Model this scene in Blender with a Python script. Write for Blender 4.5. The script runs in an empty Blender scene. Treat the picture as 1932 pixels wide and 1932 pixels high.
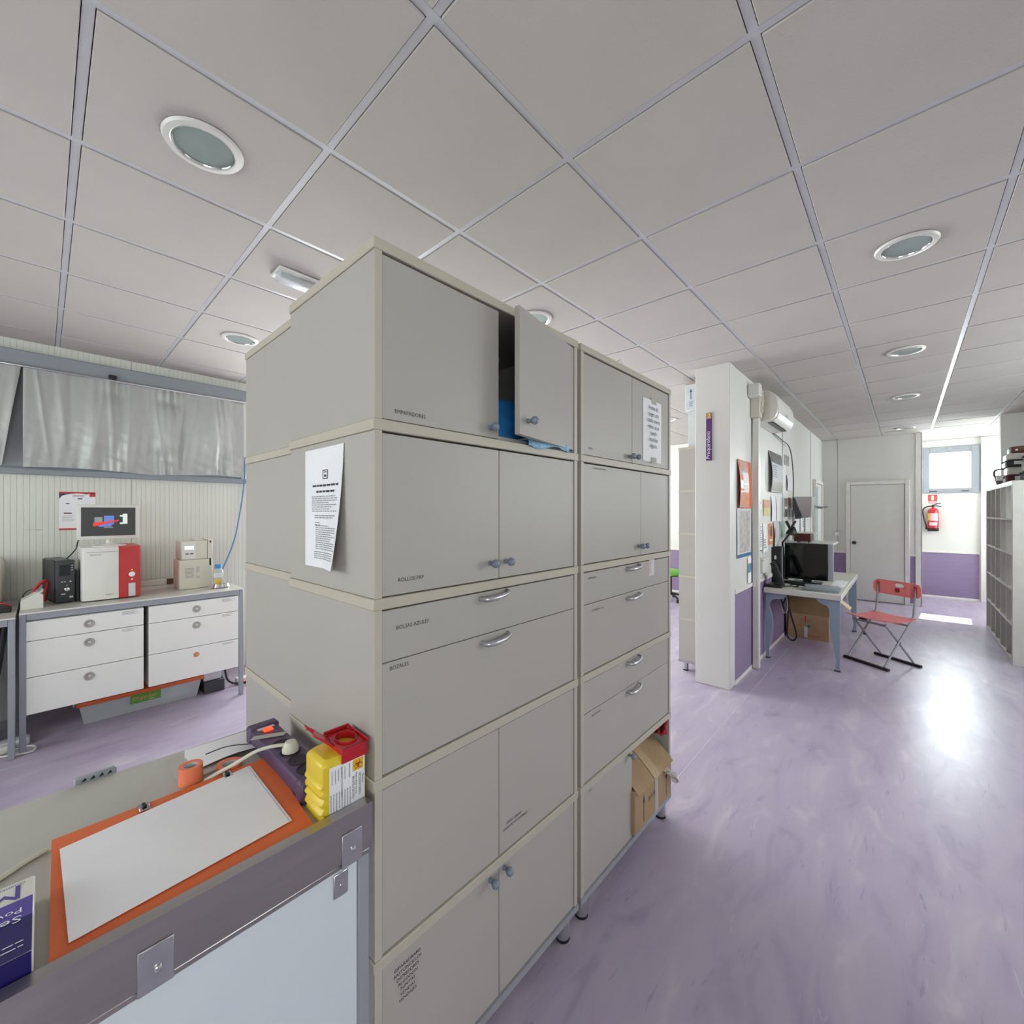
import bpy, bmesh, math, random
from mathutils import Vector, Matrix
random.seed(7)
sc = bpy.context.scene
COL = sc.collection

# ------------------------------------------------------------------ camera, world, sun, daylight, exposure
CAM_H = 1.513
YAW = math.radians(42.45)
cam = bpy.data.cameras.new('camera'); cam.sensor_width = 36; cam.angle = math.radians(100); cam.clip_start = 0.02
camo = bpy.data.objects.new('camera', cam); COL.objects.link(camo)
camo.location = (0, 0, CAM_H); camo.rotation_euler = (math.radians(90), 0, YAW)
sc.camera = camo

world = bpy.data.worlds.new('sky'); sc.world = world; world.use_nodes = True
bg = world.node_tree.nodes['Background']; bg.inputs[0].default_value = (0.93, 0.97, 1.0, 1); bg.inputs[1].default_value = 2.0

def sun_light(direction, energy):
    l = bpy.data.lights.new('sun', 'SUN'); l.energy = energy; l.angle = math.radians(0.6); l.color = (1, .97, .92)
    o = bpy.data.objects.new('sun', l); COL.objects.link(o)
    o.rotation_euler = Vector(direction).to_track_quat('-Z', 'Y').to_euler(); o.location = (0.8, 14, 6)
sun_light((-0.16, -2.1, -2.25), 26)

def daylight(name, loc, direction, sx, sy, watts, color=(0.95, 0.98, 1.0)):
    l = bpy.data.lights.new(name, 'AREA'); l.shape = 'RECTANGLE'; l.size = sx; l.size_y = sy; l.energy = watts; l.color = color
    o = bpy.data.objects.new(name, l); COL.objects.link(o)
    o.location = loc; o.rotation_euler = Vector(direction).to_track_quat('-Z', 'Y').to_euler()
# daylight just outside each window opening
daylight('daylight_added_rear_window', (-2.7, -3.10, 1.7), (0, 1, 0), 3.0, 1.5, 66, (1, .97, .93))  # unseen window added behind the camera as a daylight source
daylight('daylight_unseen_right_window', (2.28, -1.5, 1.75), (-1, 0, 0), 2.3, 1.4, 40, (1, .97, .93))  # belongs to an added window beside the camera, never in view
daylight('daylight_unseen_right_window', (2.28, 4.9, 2.0), (-1, 0, 0), 2.8, 1.2, 64, (1, .98, .95))  # added corridor-side window, out of view, there for its light
daylight('daylight_unseen_right_window', (2.28, 9.6, 1.9), (-1, 0, 0), 1.6, 1.4, 66, (1, .98, .95))
daylight('daylight_left_window', (-5.0, 2.85, 1.75), (1, 0, 0), 2.1, 1.6, 160, (1, .965, .93))
daylight('daylight_left_window', (-5.0, 5.9, 2.0), (1, 0, 0), 3.2, 1.2, 130, (1, .96, .90))
daylight('daylight_end_window', (0.575, 10.9, 2.24), (0, -1, 0), 0.6, 0.62, 60)

vs = sc.view_settings
vs.view_transform = 'Standard'; vs.look = 'None'; vs.gamma = 1.0; vs.use_curve_mapping = False; vs.exposure = 0.36
sc.cycles.use_denoising = True
sc.cycles.max_bounces = 7; sc.cycles.diffuse_bounces = 4; sc.cycles.glossy_bounces = 3; sc.cycles.transparent_max_bounces = 8
sc.cycles.caustics_reflective = False; sc.cycles.caustics_refractive = False
sc.cycles.sample_clamp_indirect = 6.0

# ------------------------------------------------------------------ materials
def lin(h):
    c = [int(h[i:i + 2], 16) / 255 for i in (0, 2, 4)]
    return tuple(x / 12.92 if x <= .04045 else ((x + .055) / 1.055) ** 2.4 for x in c) + (1,)
MATS = {}
def M(name, hexc, rough=.5, metal=0, var=.05, scale=9, bump=0, bscale=60, coat=0, spec=.5, stretch=None):
    if name in MATS: return MATS[name]
    m = bpy.data.materials.new(name); m.use_nodes = True; nt = m.node_tree; N = nt.nodes; L = nt.links
    b = N['Principled BSDF']; c = lin(hexc)
    b.inputs['Roughness'].default_value = rough; b.inputs['Metallic'].default_value = metal
    b.inputs['Specular IOR Level'].default_value = spec; b.inputs['Coat Weight'].default_value = coat
    tc = N.new('ShaderNodeTexCoord'); mp = N.new('ShaderNodeMapping'); L.new(tc.outputs['Object'], mp.inputs[0])
    if stretch: mp.inputs['Scale'].default_value = stretch
    n = N.new('ShaderNodeTexNoise'); n.inputs['Scale'].default_value = scale; n.inputs['Detail'].default_value = 4
    L.new(mp.outputs[0], n.inputs['Vector'])
    r = N.new('ShaderNodeValToRGB'); r.color_ramp.elements[0].position = .3; r.color_ramp.elements[1].position = .7
    r.color_ramp.elements[0].color = tuple(x * (1 - var) for x in c[:3]) + (1,)
    r.color_ramp.elements[1].color = tuple(min(1, x * (1 + var)) for x in c[:3]) + (1,)
    L.new(n.outputs['Fac'], r.inputs[0]); L.new(r.outputs[0], b.inputs['Base Color'])
    if bump:
        n2 = N.new('ShaderNodeTexNoise'); n2.inputs['Scale'].default_value = bscale; n2.inputs['Detail'].default_value = 3
        L.new(mp.outputs[0], n2.inputs['Vector'])
        bp = N.new('ShaderNodeBump'); bp.inputs['Strength'].default_value = bump; bp.inputs['Distance'].default_value = .004
        L.new(n2.outputs['Fac'], bp.inputs['Height']); L.new(bp.outputs[0], b.inputs['Normal'])
    MATS[name] = m; return m

def see_through(name, hexc, clear, rough=.15, tint=.35):
    m = bpy.data.materials.new(name); m.use_nodes = True; nt = m.node_tree; N = nt.nodes; L = nt.links
    b = N['Principled BSDF']; b.inputs['Roughness'].default_value = rough
    tc = N.new('ShaderNodeTexCoord'); n = N.new('ShaderNodeTexNoise'); n.inputs['Scale'].default_value = 5; L.new(tc.outputs['Object'], n.inputs['Vector'])
    r = N.new('ShaderNodeValToRGB'); c = lin(hexc)
    r.color_ramp.elements[0].color = tuple(x * .95 for x in c[:3]) + (1,); r.color_ramp.elements[1].color = c
    L.new(n.outputs['Fac'], r.inputs[0]); L.new(r.outputs[0], b.inputs['Base Color'])
    t = N.new('ShaderNodeBsdfTransparent'); t.inputs[0].default_value = tuple(tint + (1 - tint) * x for x in c[:3]) + (1,)
    mx = N.new('ShaderNodeMixShader'); mx.inputs[0].default_value = 1 - clear
    L.new(t.outputs[0], mx.inputs[1]); L.new(b.outputs[0], mx.inputs[2]); L.new(mx.outputs[0], N['Material Output'].inputs[0])
    MATS[name] = m; return m

def glow(name, hexc, strength):
    m = bpy.data.materials.new(name); m.use_nodes = True; b = m.node_tree.nodes['Principled BSDF']
    b.inputs['Base Color'].default_value = (.02, .02, .02, 1); b.inputs['Emission Color'].default_value = lin(hexc); b.inputs['Emission Strength'].default_value = strength
    b.inputs['Roughness'].default_value = .25
    MATS[name] = m; return m

def floor_material():
    m = bpy.data.materials.new('violet_linoleum'); m.use_nodes = True; nt = m.node_tree; N = nt.nodes; L = nt.links
    b = N['Principled BSDF']; tc = N.new('ShaderNodeTexCoord')
    def noise(sc_, scale, detail, dist=0):
        mp = N.new('ShaderNodeMapping'); mp.inputs['Scale'].default_value = sc_; L.new(tc.outputs['Object'], mp.inputs[0])
        n = N.new('ShaderNodeTexNoise'); n.inputs['Scale'].default_value = scale; n.inputs['Detail'].default_value = detail; n.inputs['Distortion'].default_value = dist
        L.new(mp.outputs[0], n.inputs['Vector']); return n
    a = noise((3.2, 1.0, 1), 2.4, 8, .8); r = N.new('ShaderNodeValToRGB')
    e = r.color_ramp.elements; e[0].position = .28; e[0].color = lin('a094ae'); e[1].position = .72; e[1].color = lin('c4b9c8')
    x = e.new(.45); x.color = lin('b0 a4bb'.replace(' ', '')); x = e.new(.58); x.color = lin('b4a8bd'.replace(' ', ''))
    L.new(a.outputs['Fac'], r.inputs[0])
    # pale scuffs and darker veins running with the sheet
    c = noise((16, 2.2, 1), 3.0, 6, 1.2); r2 = N.new('ShaderNodeValToRGB'); r2.color_ramp.elements[0].position = .66; r2.color_ramp.elements[0].color = (0, 0, 0, 1); r2.color_ramp.elements[1].position = .76; r2.color_ramp.elements[1].color = (.5, .5, .5, 1)
    L.new(c.outputs['Fac'], r2.inputs[0]); mx = N.new('ShaderNodeMixRGB'); mx.inputs[2].default_value = lin('c9c1cf'); L.new(r2.outputs[0], mx.inputs[0]); L.new(r.outputs[0], mx.inputs[1])
    d = noise((20, 3.0, 1), 2.1, 6, 1.0); r3 = N.new('ShaderNodeValToRGB'); r3.color_ramp.elements[0].position = .24; r3.color_ramp.elements[0].color = (.55, .55, .55, 1); r3.color_ramp.elements[1].position = .36; r3.color_ramp.elements[1].color = (0, 0, 0, 1)
    L.new(d.outputs['Fac'], r3.inputs[0]); my = N.new('ShaderNodeMixRGB'); my.inputs[2].default_value = lin('84769f'); L.new(r3.outputs[0], my.inputs[0]); L.new(mx.outputs[0], my.inputs[1])
    L.new(my.outputs[0], b.inputs['Base Color'])
    g = noise((3, 1, 1), 3.5, 5); rr = N.new('ShaderNodeMapRange'); rr.inputs[3].default_value = .24; rr.inputs[4].default_value = .40
    L.new(g.outputs['Fac'], rr.inputs[0]); L.new(rr.outputs[0], b.inputs['Roughness'])
    h = noise((1, 1, 1), 26, 4); bp = N.new('ShaderNodeBump'); bp.inputs['Strength'].default_value = .12; bp.inputs['Distance'].default_value = .004
    L.new(h.outputs['Fac'], bp.inputs['Height']); L.new(bp.outputs[0], b.inputs['Normal'])
    return m

FLOOR = floor_material()
WALL = M('painted_panel_white', 'dcdad6', .45, var=.02, scale=2)
RIBBED = M('ribbed_panel_white', 'd8d8d0', .4, var=.02, scale=2)
TILE = M('ceiling_tile_white', 'beb8b3', .9, var=.03, scale=2.2, bump=.25, bscale=160)
TBAR = M('tee_bar_white', 'c6c6ca', .35, var=.02)
PURPLE = M('violet_dado', '8d7a9b', .5, var=.05, scale=6, stretch=(1, 1, 6))
CREAM = M('cream_rail', 'e2ded9', .5)
CAB = M('cabinet_white', 'b1aca6', .42, var=.015, scale=3)
EDGE = M('cabinet_edge_cream', 'beb6a8', .45, var=.02)
INSIDE = M('cabinet_inside', 'b9b8b4', .6)
BASEGREY = M('grey_plinth', '9b9ba3', .45)
SILVER = M('brushed_silver', 'c2c3c8', .32, metal=.85, var=.05, scale=30)
STEEL = M('stainless_steel', 'b3aeae', .30, metal=.9, var=.06, scale=4, stretch=(12, 1, 12))
CHROME = M('chrome', 'd8d8dc', .12, metal=1)
KNOB = M('blue_grey_plastic', '7d8796', .25, coat=.3)
BLACK = M('black_plastic', '17181b', .35)
BLACKMATT = M('black_rubber', '161517', .7)
DARKGREY = M('dark_grey', '3c3d42', .45)
GREYMET = M('grey_painted_metal', '9a9da6', .4, var=.02)
WINGREY = M('window_grey', '8d9299', .4, var=.02)
WHITEP = M('white_plastic', 'dedcd6', .35, var=.02)
CREAMP = M('aged_white_plastic', 'd3cec0', .4, var=.03)
DRAWERW = M('drawer_white', 'ededE8', .4, var=.01)
PAPER = M('white_paper', 'f0eef2', .75, var=.02)
PAPER2 = M('grey_white_paper', 'd0d1d6', .75, var=.04, scale=20)
INK = M('black_ink', '2a2a2e', .6)
GREYINK = M('grey_ink', '8e9097', .6)
TABTOP = M('bench_laminate_grey', 'b9b7b0', .35, var=.04, scale=5)
CARD = M('cardboard', 'a98d6c', .8, var=.07, scale=12)
CARD2 = M('cardboard_dark', '8f7350', .85, var=.08, scale=10)
TAPE = M('packing_tape', 'b8a07c', .25, var=.03)
ORANGE = M('orange_card', 'e06c36', .55, var=.05, scale=6)
ORANGEP = M('orange_plastic', 'e0662a', .4)
CORAL = M('coral_tape', 'f0825e', .5)
RED = M('red_plastic', 'b81626', .32, coat=.2)
REDW = M('warm_red_plastic', 'c4383a', .38)
YELLOW = M('yellow_plastic', 'e5c632', .35, var=.03)
YELLOWL = M('yellow_label', 'e0b42a', .5)
VIOLET = M('dark_violet_plastic', '54415f', .42)
VIOLETD = M('deep_violet', '2d2030', .5)
VIOLETS = M('violet_sign', '5b2f78', .4)
OCHRE = M('ochre_sign', 'bd8a2e', .4)
NAVY = M('navy_print', '1d1560', .4)
PURPLEP = M('violet_print', '5a4ca0', .4)
BLUEP = M('blue_plastic', '2f86c8', .35)
BLUEFILM = M('blue_film', '2b74b4', .25, var=.25, scale=14, bump=.6, bscale=30)
PALEBLUE = M('pale_blue_pad', '8cbcd8', .5, var=.08, scale=20, bump=.4, bscale=40)
SKYCABLE = M('blue_cable', '5f83b4', .4)
CURTAIN = M('silver_curtain', 'b2b3b1', .42, var=.03, scale=14, metal=.15)
CURTAIN2 = M('dark_grey_blind', '9b9ea2', .5)
DESKLEG = M('grey_blue_panel', '8d9cad', .45, var=.02)
DESKTOP = M('desk_top_offwhite', 'd2d1c8', .4, var=.03)
BROWN = M('dark_brown', '4a1f1b', .35)
LEATHER = M('brown_leather', '5a3226', .5, var=.15)
MAROON = M('maroon_fabric', '5b2734', .7, var=.15)
WOOD = M('pale_wood', 'd0ad80', .5, var=.08)
GREEN = M('lime_green_fabric', '76c043', .6)
MINT = M('grey_green', 'a9bbb0', .6)
SEAM = M('floor_weld', 'cfc8d4', .4)
LENS = M('frosted_lens', '8f9c98', .25, var=.05)
REFLECT = M('lamp_reflector', 'b8bcbc', .2, metal=.6)
TEAL = M('teal_print', '4f93a5', .5)
BLUEPR = M('blue_print', '2f6f9c', .5)
PEACH = M('peach_print', 'e0a284', .6, var=.1, scale=25)
SALMON = M('salmon_print', 'cf8e6a', .6, var=.2, scale=18)
PINK = M('pink_print', 'd97f9c', .6)
PHOTO = M('photo_print', '8a8480', .4, var=.55, scale=26)
PHOTOD = M('dark_photo_print', '5c5658', .4, var=.6, scale=22)
YELLOWPR = M('yellow_print', 'd8cf94', .6, var=.1)
LIGHTPANEL = M('pale_glossy_panel', 'd8dee6', .2, var=.01)
GLASS = see_through('window_glass', 'e8f0f0', .92, .05)
PINKGLASS = see_through('pink_clear_plastic', 'fb938e', .5, .25, .55)
CLEARBOX = see_through('cloudy_clear_plastic', 'e2e5ea', .4, .35)
CLEARFILM = see_through('clear_film', 'e4e0da', .45, .2)
CLEARBOT = see_through('clear_bottle', 'd6dcda', .45, .2)
SCREEN = glow('screen_dark_grey', '3a3b3b', .55)
SCRW = glow('screen_white', 'e4eee8', .75); SCRB = glow('screen_blue', '6f86d8', .7); SCRR = glow('screen_red', 'f03a36', .75); SCRG = glow('screen_grey', '9aa6a4', .6)
LCD = glow('lcd_white', 'f2fbff', 1.1)
LEDY = glow('led_yellow', 'e8c84a', 1.0); LEDO = glow('led_orange', 'ff5a2c', .9)

# ------------------------------------------------------------------ mesh helpers
class MB:
    def __init__(s): s.v = []; s.f = []
    def add(s, vs, fs):
        o = len(s.v); s.v += [tuple(v) for v in vs]; s.f += [tuple(i + o for i in f) for f in fs]; return s
    def box(s, x0, x1, y0, y1, z0, z1, bev=0, seg=1):
        if bev <= 0:
            v = [(x, y, z) for x in (x0, x1) for y in (y0, y1) for z in (z0, z1)]
            return s.add(v, [(0, 1, 3, 2), (4, 6, 7, 5), (0, 4, 5, 1), (2, 3, 7, 6), (0, 2, 6, 4), (1, 5, 7, 3)])
        bm = bmesh.new(); bmesh.ops.create_cube(bm, size=1)
        for v in bm.verts: v.co = Vector(((x0 + x1) / 2 + v.co.x * (x1 - x0), (y0 + y1) / 2 + v.co.y * (y1 - y0), (z0 + z1) / 2 + v.co.z * (z1 - z0)))
        bmesh.ops.bevel(bm, geom=bm.edges[:], offset=bev, segments=seg, affect='EDGES', profile=.5)
        bm.verts.index_update(); s.add([v.co[:] for v in bm.verts], [[v.index for v in f.verts] for f in bm.faces]); bm.free(); return s
    def cyl(s, p0, p1, r0, r1=None, seg=16):
        r1 = r0 if r1 is None else r1; p0 = Vector(p0); p1 = Vector(p1); d = (p1 - p0).normalized()
        a = d.orthogonal().normalized(); b = d.cross(a); v = []
        for p, r in ((p0, r0), (p1, r1)):
            v += [p + a * (r * math.cos(t)) + b * (r * math.sin(t)) for t in [2 * math.pi * i / seg for i in range(seg)]]
        f = [(i, (i + 1) % seg, seg + (i + 1) % seg, seg + i) for i in range(seg)] + [tuple(range(seg))[::-1], tuple(range(seg, 2 * seg))]
        return s.add(v, f)
    def lathe(s, c, axis, prof, seg=20):
        c = Vector(c); d = Vector(axis).normalized(); a = d.orthogonal().normalized(); b = d.cross(a); v = []; f = []
        for r, h in prof:
            v += [c + d * h + a * (r * math.cos(2 * math.pi * i / seg)) + b * (r * math.sin(2 * math.pi * i / seg)) for i in range(seg)]
        for k in range(len(prof) - 1):
            f += [(k * seg + i, k * seg + (i + 1) % seg, (k + 1) * seg + (i + 1) % seg, (k + 1) * seg + i) for i in range(seg)]
        if prof[0][0] > 1e-5: f.append(tuple(range(seg))[::-1])
        if prof[-1][0] > 1e-5: f.append(tuple((len(prof) - 1) * seg + i for i in range(seg)))
        return s.add(v, f)
    def tube(s, pts, r, seg=8, smooth=0):
        P = [Vector(p) for p in pts]
        if smooth:
            Q = []
            for i in range(len(P) - 1):
                p0 = P[max(i - 1, 0)]; p1 = P[i]; p2 = P[i + 1]; p3 = P[min(i + 2, len(P) - 1)]
                for k in range(smooth):
                    t = k / smooth
                    Q.append(.5 * (2 * p1 + (p2 - p0) * t + (2 * p0 - 5 * p1 + 4 * p2 - p3) * t * t + (3 * p1 - p0 - 3 * p2 + p3) * t ** 3))
            P = Q + [P[-1]]
        n = None; v = []; f = []
        for i, p in enumerate(P):
            t = (P[min(i + 1, len(P) - 1)] - P[max(i - 1, 0)]).normalized()
            n = t.orthogonal().normalized() if n is None else (n - t * n.dot(t)).normalized()
            b = t.cross(n); rr = r[i * (len(r) - 1) // max(1, len(P) - 1)] if isinstance(r, (list, tuple)) else r
            v += [p + n * (rr * math.cos(2 * math.pi * k / seg)) + b * (rr * math.sin(2 * math.pi * k / seg)) for k in range(seg)]
        for i in range(len(P) - 1):
            f += [(i * seg + k, i * seg + (k + 1) % seg, (i + 1) * seg + (k + 1) % seg, (i + 1) * seg + k) for k in range(seg)]
        f += [tuple(range(seg))[::-1], tuple((len(P) - 1) * seg + k for k in range(seg))]
        return s.add(v, f)
    def prism(s, pts, plane, a0, a1):
        def P(p, a): return {'xy': (p[0], p[1], a), 'xz': (p[0], a, p[1]), 'yz': (a, p[0], p[1])}[plane]
        n = len(pts); v = [P(p, a0) for p in pts] + [P(p, a1) for p in pts]
        return s.add(v, [(i, (i + 1) % n, n + (i + 1) % n, n + i) for i in range(n)] + [tuple(range(n))[::-1], tuple(range(n, 2 * n))])
    def ring(s, outer, inner, plane, a0, a1):
        # plate with a hole; outer and inner have the same number of points
        def P(p, a): return {'xy': (p[0], p[1], a), 'xz': (p[0], a, p[1]), 'yz': (a, p[0], p[1])}[plane]
        n = len(outer); v = [P(p, a) for a in (a0, a1) for L_ in (outer, inner) for p in L_]; f = []
        for i in range(n):
            j = (i + 1) % n
            f += [(i, j, n + j, n + i), (2 * n + i, 3 * n + i, 3 * n + j, 2 * n + j), (i, 2 * n + i, 2 * n + j, j), (n + i, n + j, 3 * n + j, 3 * n + i)]
        return s.add(v, f)
    def sheet(s, fn, nu, nv, off=None):
        v = [Vector(fn(i / nu, j / nv)) for i in range(nu + 1) for j in range(nv + 1)]
        q = [(i * (nv + 1) + j, (i + 1) * (nv + 1) + j, (i + 1) * (nv + 1) + j + 1, i * (nv + 1) + j + 1) for i in range(nu) for j in range(nv)]
        if off is None: return s.add(v, q)
        o = Vector(off); n = len(v); f = q + [tuple(n + k for k in a[::-1]) for a in q]
        edge = [i * (nv + 1) for i in range(nu + 1)] + [nu * (nv + 1) + j for j in range(1, nv + 1)] + [i * (nv + 1) + nv for i in range(nu - 1, -1, -1)] + [j for j in range(nv - 1, 0, -1)]
        f += [(edge[k], edge[(k + 1) % len(edge)], n + edge[(k + 1) % len(edge)], n + edge[k]) for k in range(len(edge))]
        return s.add(v + [x + o for x in v], f)
    def quad(s, a, b, c, d): return s.add([a, b, c, d], [(0, 1, 2, 3)])
    def build(s, name, mat, parent=None, local=False, smooth=True):
        vs_ = [Vector(v) for v in s.v]
        if parent is not None: o_ = Vector((0, 0, 0)) if local else wloc(parent)
        else:
            xs = [v.x for v in vs_]; ys = [v.y for v in vs_]; zs = [v.z for v in vs_]
            o_ = Vector(((min(xs) + max(xs)) / 2, (min(ys) + max(ys)) / 2, min(zs)))
        me = bpy.data.meshes.new(name); me.from_pydata([tuple(v - o_) for v in vs_], [], s.f); me.update()
        bm = bmesh.new(); bm.from_mesh(me); bmesh.ops.recalc_face_normals(bm, faces=bm.faces[:]); bm.to_mesh(me); bm.free()
        me.materials.append(mat)
        if smooth:
            for p in me.polygons: p.use_smooth = True
            me.set_sharp_from_angle(angle=math.radians(38))
        ob = bpy.data.objects.new(name, me); COL.objects.link(ob)
        if parent is not None: ob.parent = parent
        else: ob.location = o_
        return ob

def wloc(o):
    p = Vector((0, 0, 0))
    while o is not None: p = p + Vector(o.location); o = o.parent
    return p
def tag(o, label, cat, group=None):
    o['label'] = label; o['category'] = cat
    if group: o['group'] = group
    return o
def thing(name, label, cat, loc=(0, 0, 0), group=None):
    o = bpy.data.objects.new(name, None); COL.objects.link(o); o.location = loc; o.empty_display_size = .1
    return tag(o, label, cat, group)
def struct(o): o['kind'] = 'structure'; return o
def place(o, loc, rotz=0): o.location = loc; o.rotation_euler = (0, 0, rotz); return o
def bx(name, mat, parent, *d, bev=0, seg=1, local=False): return MB().box(*d, bev=bev, seg=seg).build(name, mat, parent, local)
def copy_tree(o, parent=None):
    c = o.copy(); COL.objects.link(c); c.parent = parent
    for ch in list(o.children): copy_tree(ch, c)
    return c

FACE = {'+x': (Vector((0, 1, 0)), Vector((0, 0, 1)), Vector((1, 0, 0))), '-x': (Vector((0, -1, 0)), Vector((0, 0, 1)), Vector((-1, 0, 0))),
        '-y': (Vector((1, 0, 0)), Vector((0, 0, 1)), Vector((0, -1, 0))), '+y': (Vector((-1, 0, 0)), Vector((0, 0, 1)), Vector((0, 1, 0))),
        'top': (Vector((0, 1, 0)), Vector((-1, 0, 0)), Vector((0, 0, 1))), 'topback': (Vector((0, -1, 0)), Vector((1, 0, 0)), Vector((0, 0, 1)))}
def lettering(mb, s, size, at, face='+x', align='LEFT', rot=0, shear=0, xs=1, basis=None):
    cu = bpy.data.curves.new('t', 'FONT'); cu.body = s; cu.size = size; cu.align_x = align; cu.resolution_u = 2; cu.space_line = .95
    ob = bpy.data.objects.new('t', cu); COL.objects.link(ob); bpy.context.view_layer.update()
    dg = bpy.context.evaluated_depsgraph_get(); e = ob.evaluated_get(dg); me = e.to_mesh()
    R, U, Nn = basis or FACE[face]; c, sn = math.cos(rot), math.sin(rot)
    vs_ = []
    for v in me.vertices:
        x = v.co.x * xs; y = v.co.y; x, y = x * c - y * sn, x * sn + y * c
        vs_.append(Vector(at) + R * x + U * y + Nn * .0006)
    mb.add(vs_, [tuple(p.vertices) for p in me.polygons]); e.to_mesh_clear()
    bpy.data.objects.remove(ob); bpy.data.curves.remove(cu); return mb
def lines(mb, at, face, w, h, n, fill=.45, ragged=.3, words=True, eps=.0006):
    # rows of unreadable small print: thin dashes inside a w x h block hanging from its top left corner
    R, U, Nn = FACE[face] if isinstance(face, str) else face; at = Vector(at) + Nn * eps; p = h / n
    for i in range(n):
        x = 0; end = w * (1 - ragged * random.random())
        while x < end:
            l = min(random.uniform(.05, .16) * w if words else end, end - x); z = -p * (i + .2)
            a = at + R * x + U * z; mb.quad(a, a + R * l, a + R * l - U * p * fill, a - U * p * fill); x += l + .018 * w
    return mb
def rect(mb, at, face, w, h, eps=.0006):
    R, U, Nn = FACE[face] if isinstance(face, str) else face; a = Vector(at) + Nn * eps
    return mb.quad(a, a + R * w, a + R * w - U * h, a - U * h)

# ------------------------------------------------------------------ the setting
XL, XR, YB, YE, ZC = -4.83, 2.104, -2.921, 10.70, 2.787
GX0, GY0 = -.296, .679
fl = struct(MB().box(XL - .12, XR + .12, YB - .12, YE + .12, -.06, 0).build('floor', FLOOR))
fl['label'] = 'violet marbled linoleum floor'
for sx in (-.955, 1.045, -2.955):
    bx('weld_seam', SEAM, fl, sx - .002, sx + .002, YB, YE, 0, .0008)
ce = struct(MB().box(XL - .12, XR + .12, YB - .12, YE + .12, ZC + .03, ZC + .15).build('ceiling', TILE))
ce['label'] = 'suspended ceiling of square white tiles in a metal grid'
xl = [GX0 + .6 * k for k in range(-7, 4)]; yl = [GY0 + .6 * k for k in range(-5, 17)]
for x in xl: bx('grid_runner', TBAR, ce, x - .012, x + .012, YB, YE, ZC, ZC + .03)
for y in yl: bx('cross_tee', TBAR, ce, XL, XR, y - .0119, y + .0119, ZC + .0004, ZC + .0296)
bx('wall_angle', TBAR, ce, XL, XL + .022, YB, YE, ZC, ZC + .03); bx('wall_angle', TBAR, ce, -1.17, .19, 9.478, 9.5, ZC, ZC + .03)
xe = [XL] + xl + [XR]; ye = [YB] + yl + [YE]
tile_mesh = None
for i in range(len(xe) - 1):
    for j in range(len(ye) - 1):
        x0, x1, y0, y1 = xe[i], xe[i + 1], ye[j], ye[j + 1]
        if x1 < .1 and y0 > 9.6: continue
        if x1 < -1.17 and y0 > 8.2: continue
        full = abs(x1 - x0 - .6) < .01 and abs(y1 - y0 - .6) < .01
        cx, cy = (x0 + x1) / 2, (y0 + y1) / 2; hx, hy = (x1 - x0) / 2 - .0145, (y1 - y0) / 2 - .0145
        if full and tile_mesh is not None:
            o = bpy.data.objects.new('ceiling_tile', tile_mesh); COL.objects.link(o); o.parent = ce
        else:
            o = MB().box(-hx, hx, -hy, hy, -.004, .03, bev=.002).build('ceiling_tile', TILE, ce, local=True)
            if full: tile_mesh = o.data
        o.location = Vector((cx, cy, ZC)) - wloc(ce)

def wall(name, axis, c0, c1, a0, a1, openings=(), z1=ZC + .03, mat=WALL):
    mb = MB()
    def b(p0, p1, q0, q1):
        if p1 - p0 < 1e-4 or q1 - q0 < 1e-4: return
        mb.box(c0, c1, p0, p1, q0, q1) if axis == 'x' else mb.box(p0, p1, c0, c1, q0, q1)
    p = a0
    for (o0, o1, q0, q1) in sorted(openings):
        b(p, o0, 0, z1); b(o0, o1, 0, q0); b(o0, o1, q1, z1); p = o1
    b(p, a1, 0, z1)
    return struct(mb.build(name, mat))
W1 = (-1.25, 1.345, 1.83, 2.60); W6 = (4.2, 7.7, 1.30, 2.62)
wl_ = wall('wall_left', 'x', XL - .12, XL, YB - .12, 8.2, [W1, W6, (1.72, 3.92, .9, 2.62)])
wr = wall('wall_right', 'x', XR, XR + .12, YB - .12, YE + .12, [(-2.7, -.3, 1.0, 2.5), (3.4, 6.4, 1.35, 2.62), (8.75, 10.45, 1.1, 2.62)])
wb = wall('wall_rear', 'y', YB - .12, YB, XL, XR, [(-4.25, -1.15, .92, 2.48)])
wfl = wall('wall_far_left', 'y', 8.1, 8.2, XL, -1.17)
wp = wall('wall_partition', 'x', -1.17, -1.10, 4.08, 9.5)
wce = wall('wall_corridor_end', 'y', 9.5, 9.6, -1.17, .19)
wcs = wall('wall_alcove_side', 'x', .09, .19, 9.6, YE)
wa = wall('wall_alcove', 'y', YE, YE + .12, .09, XR, [(.30, .85, 1.915, 2.565)])
ws = wall('wall_shelf_end', 'y', 8.42, 8.52, .92, XR)
colm = struct(MB().box(-1.38, -1.095, 3.93, 4.08, 0, ZC + .02, bev=.004).build('wall_column', WALL))
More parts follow.
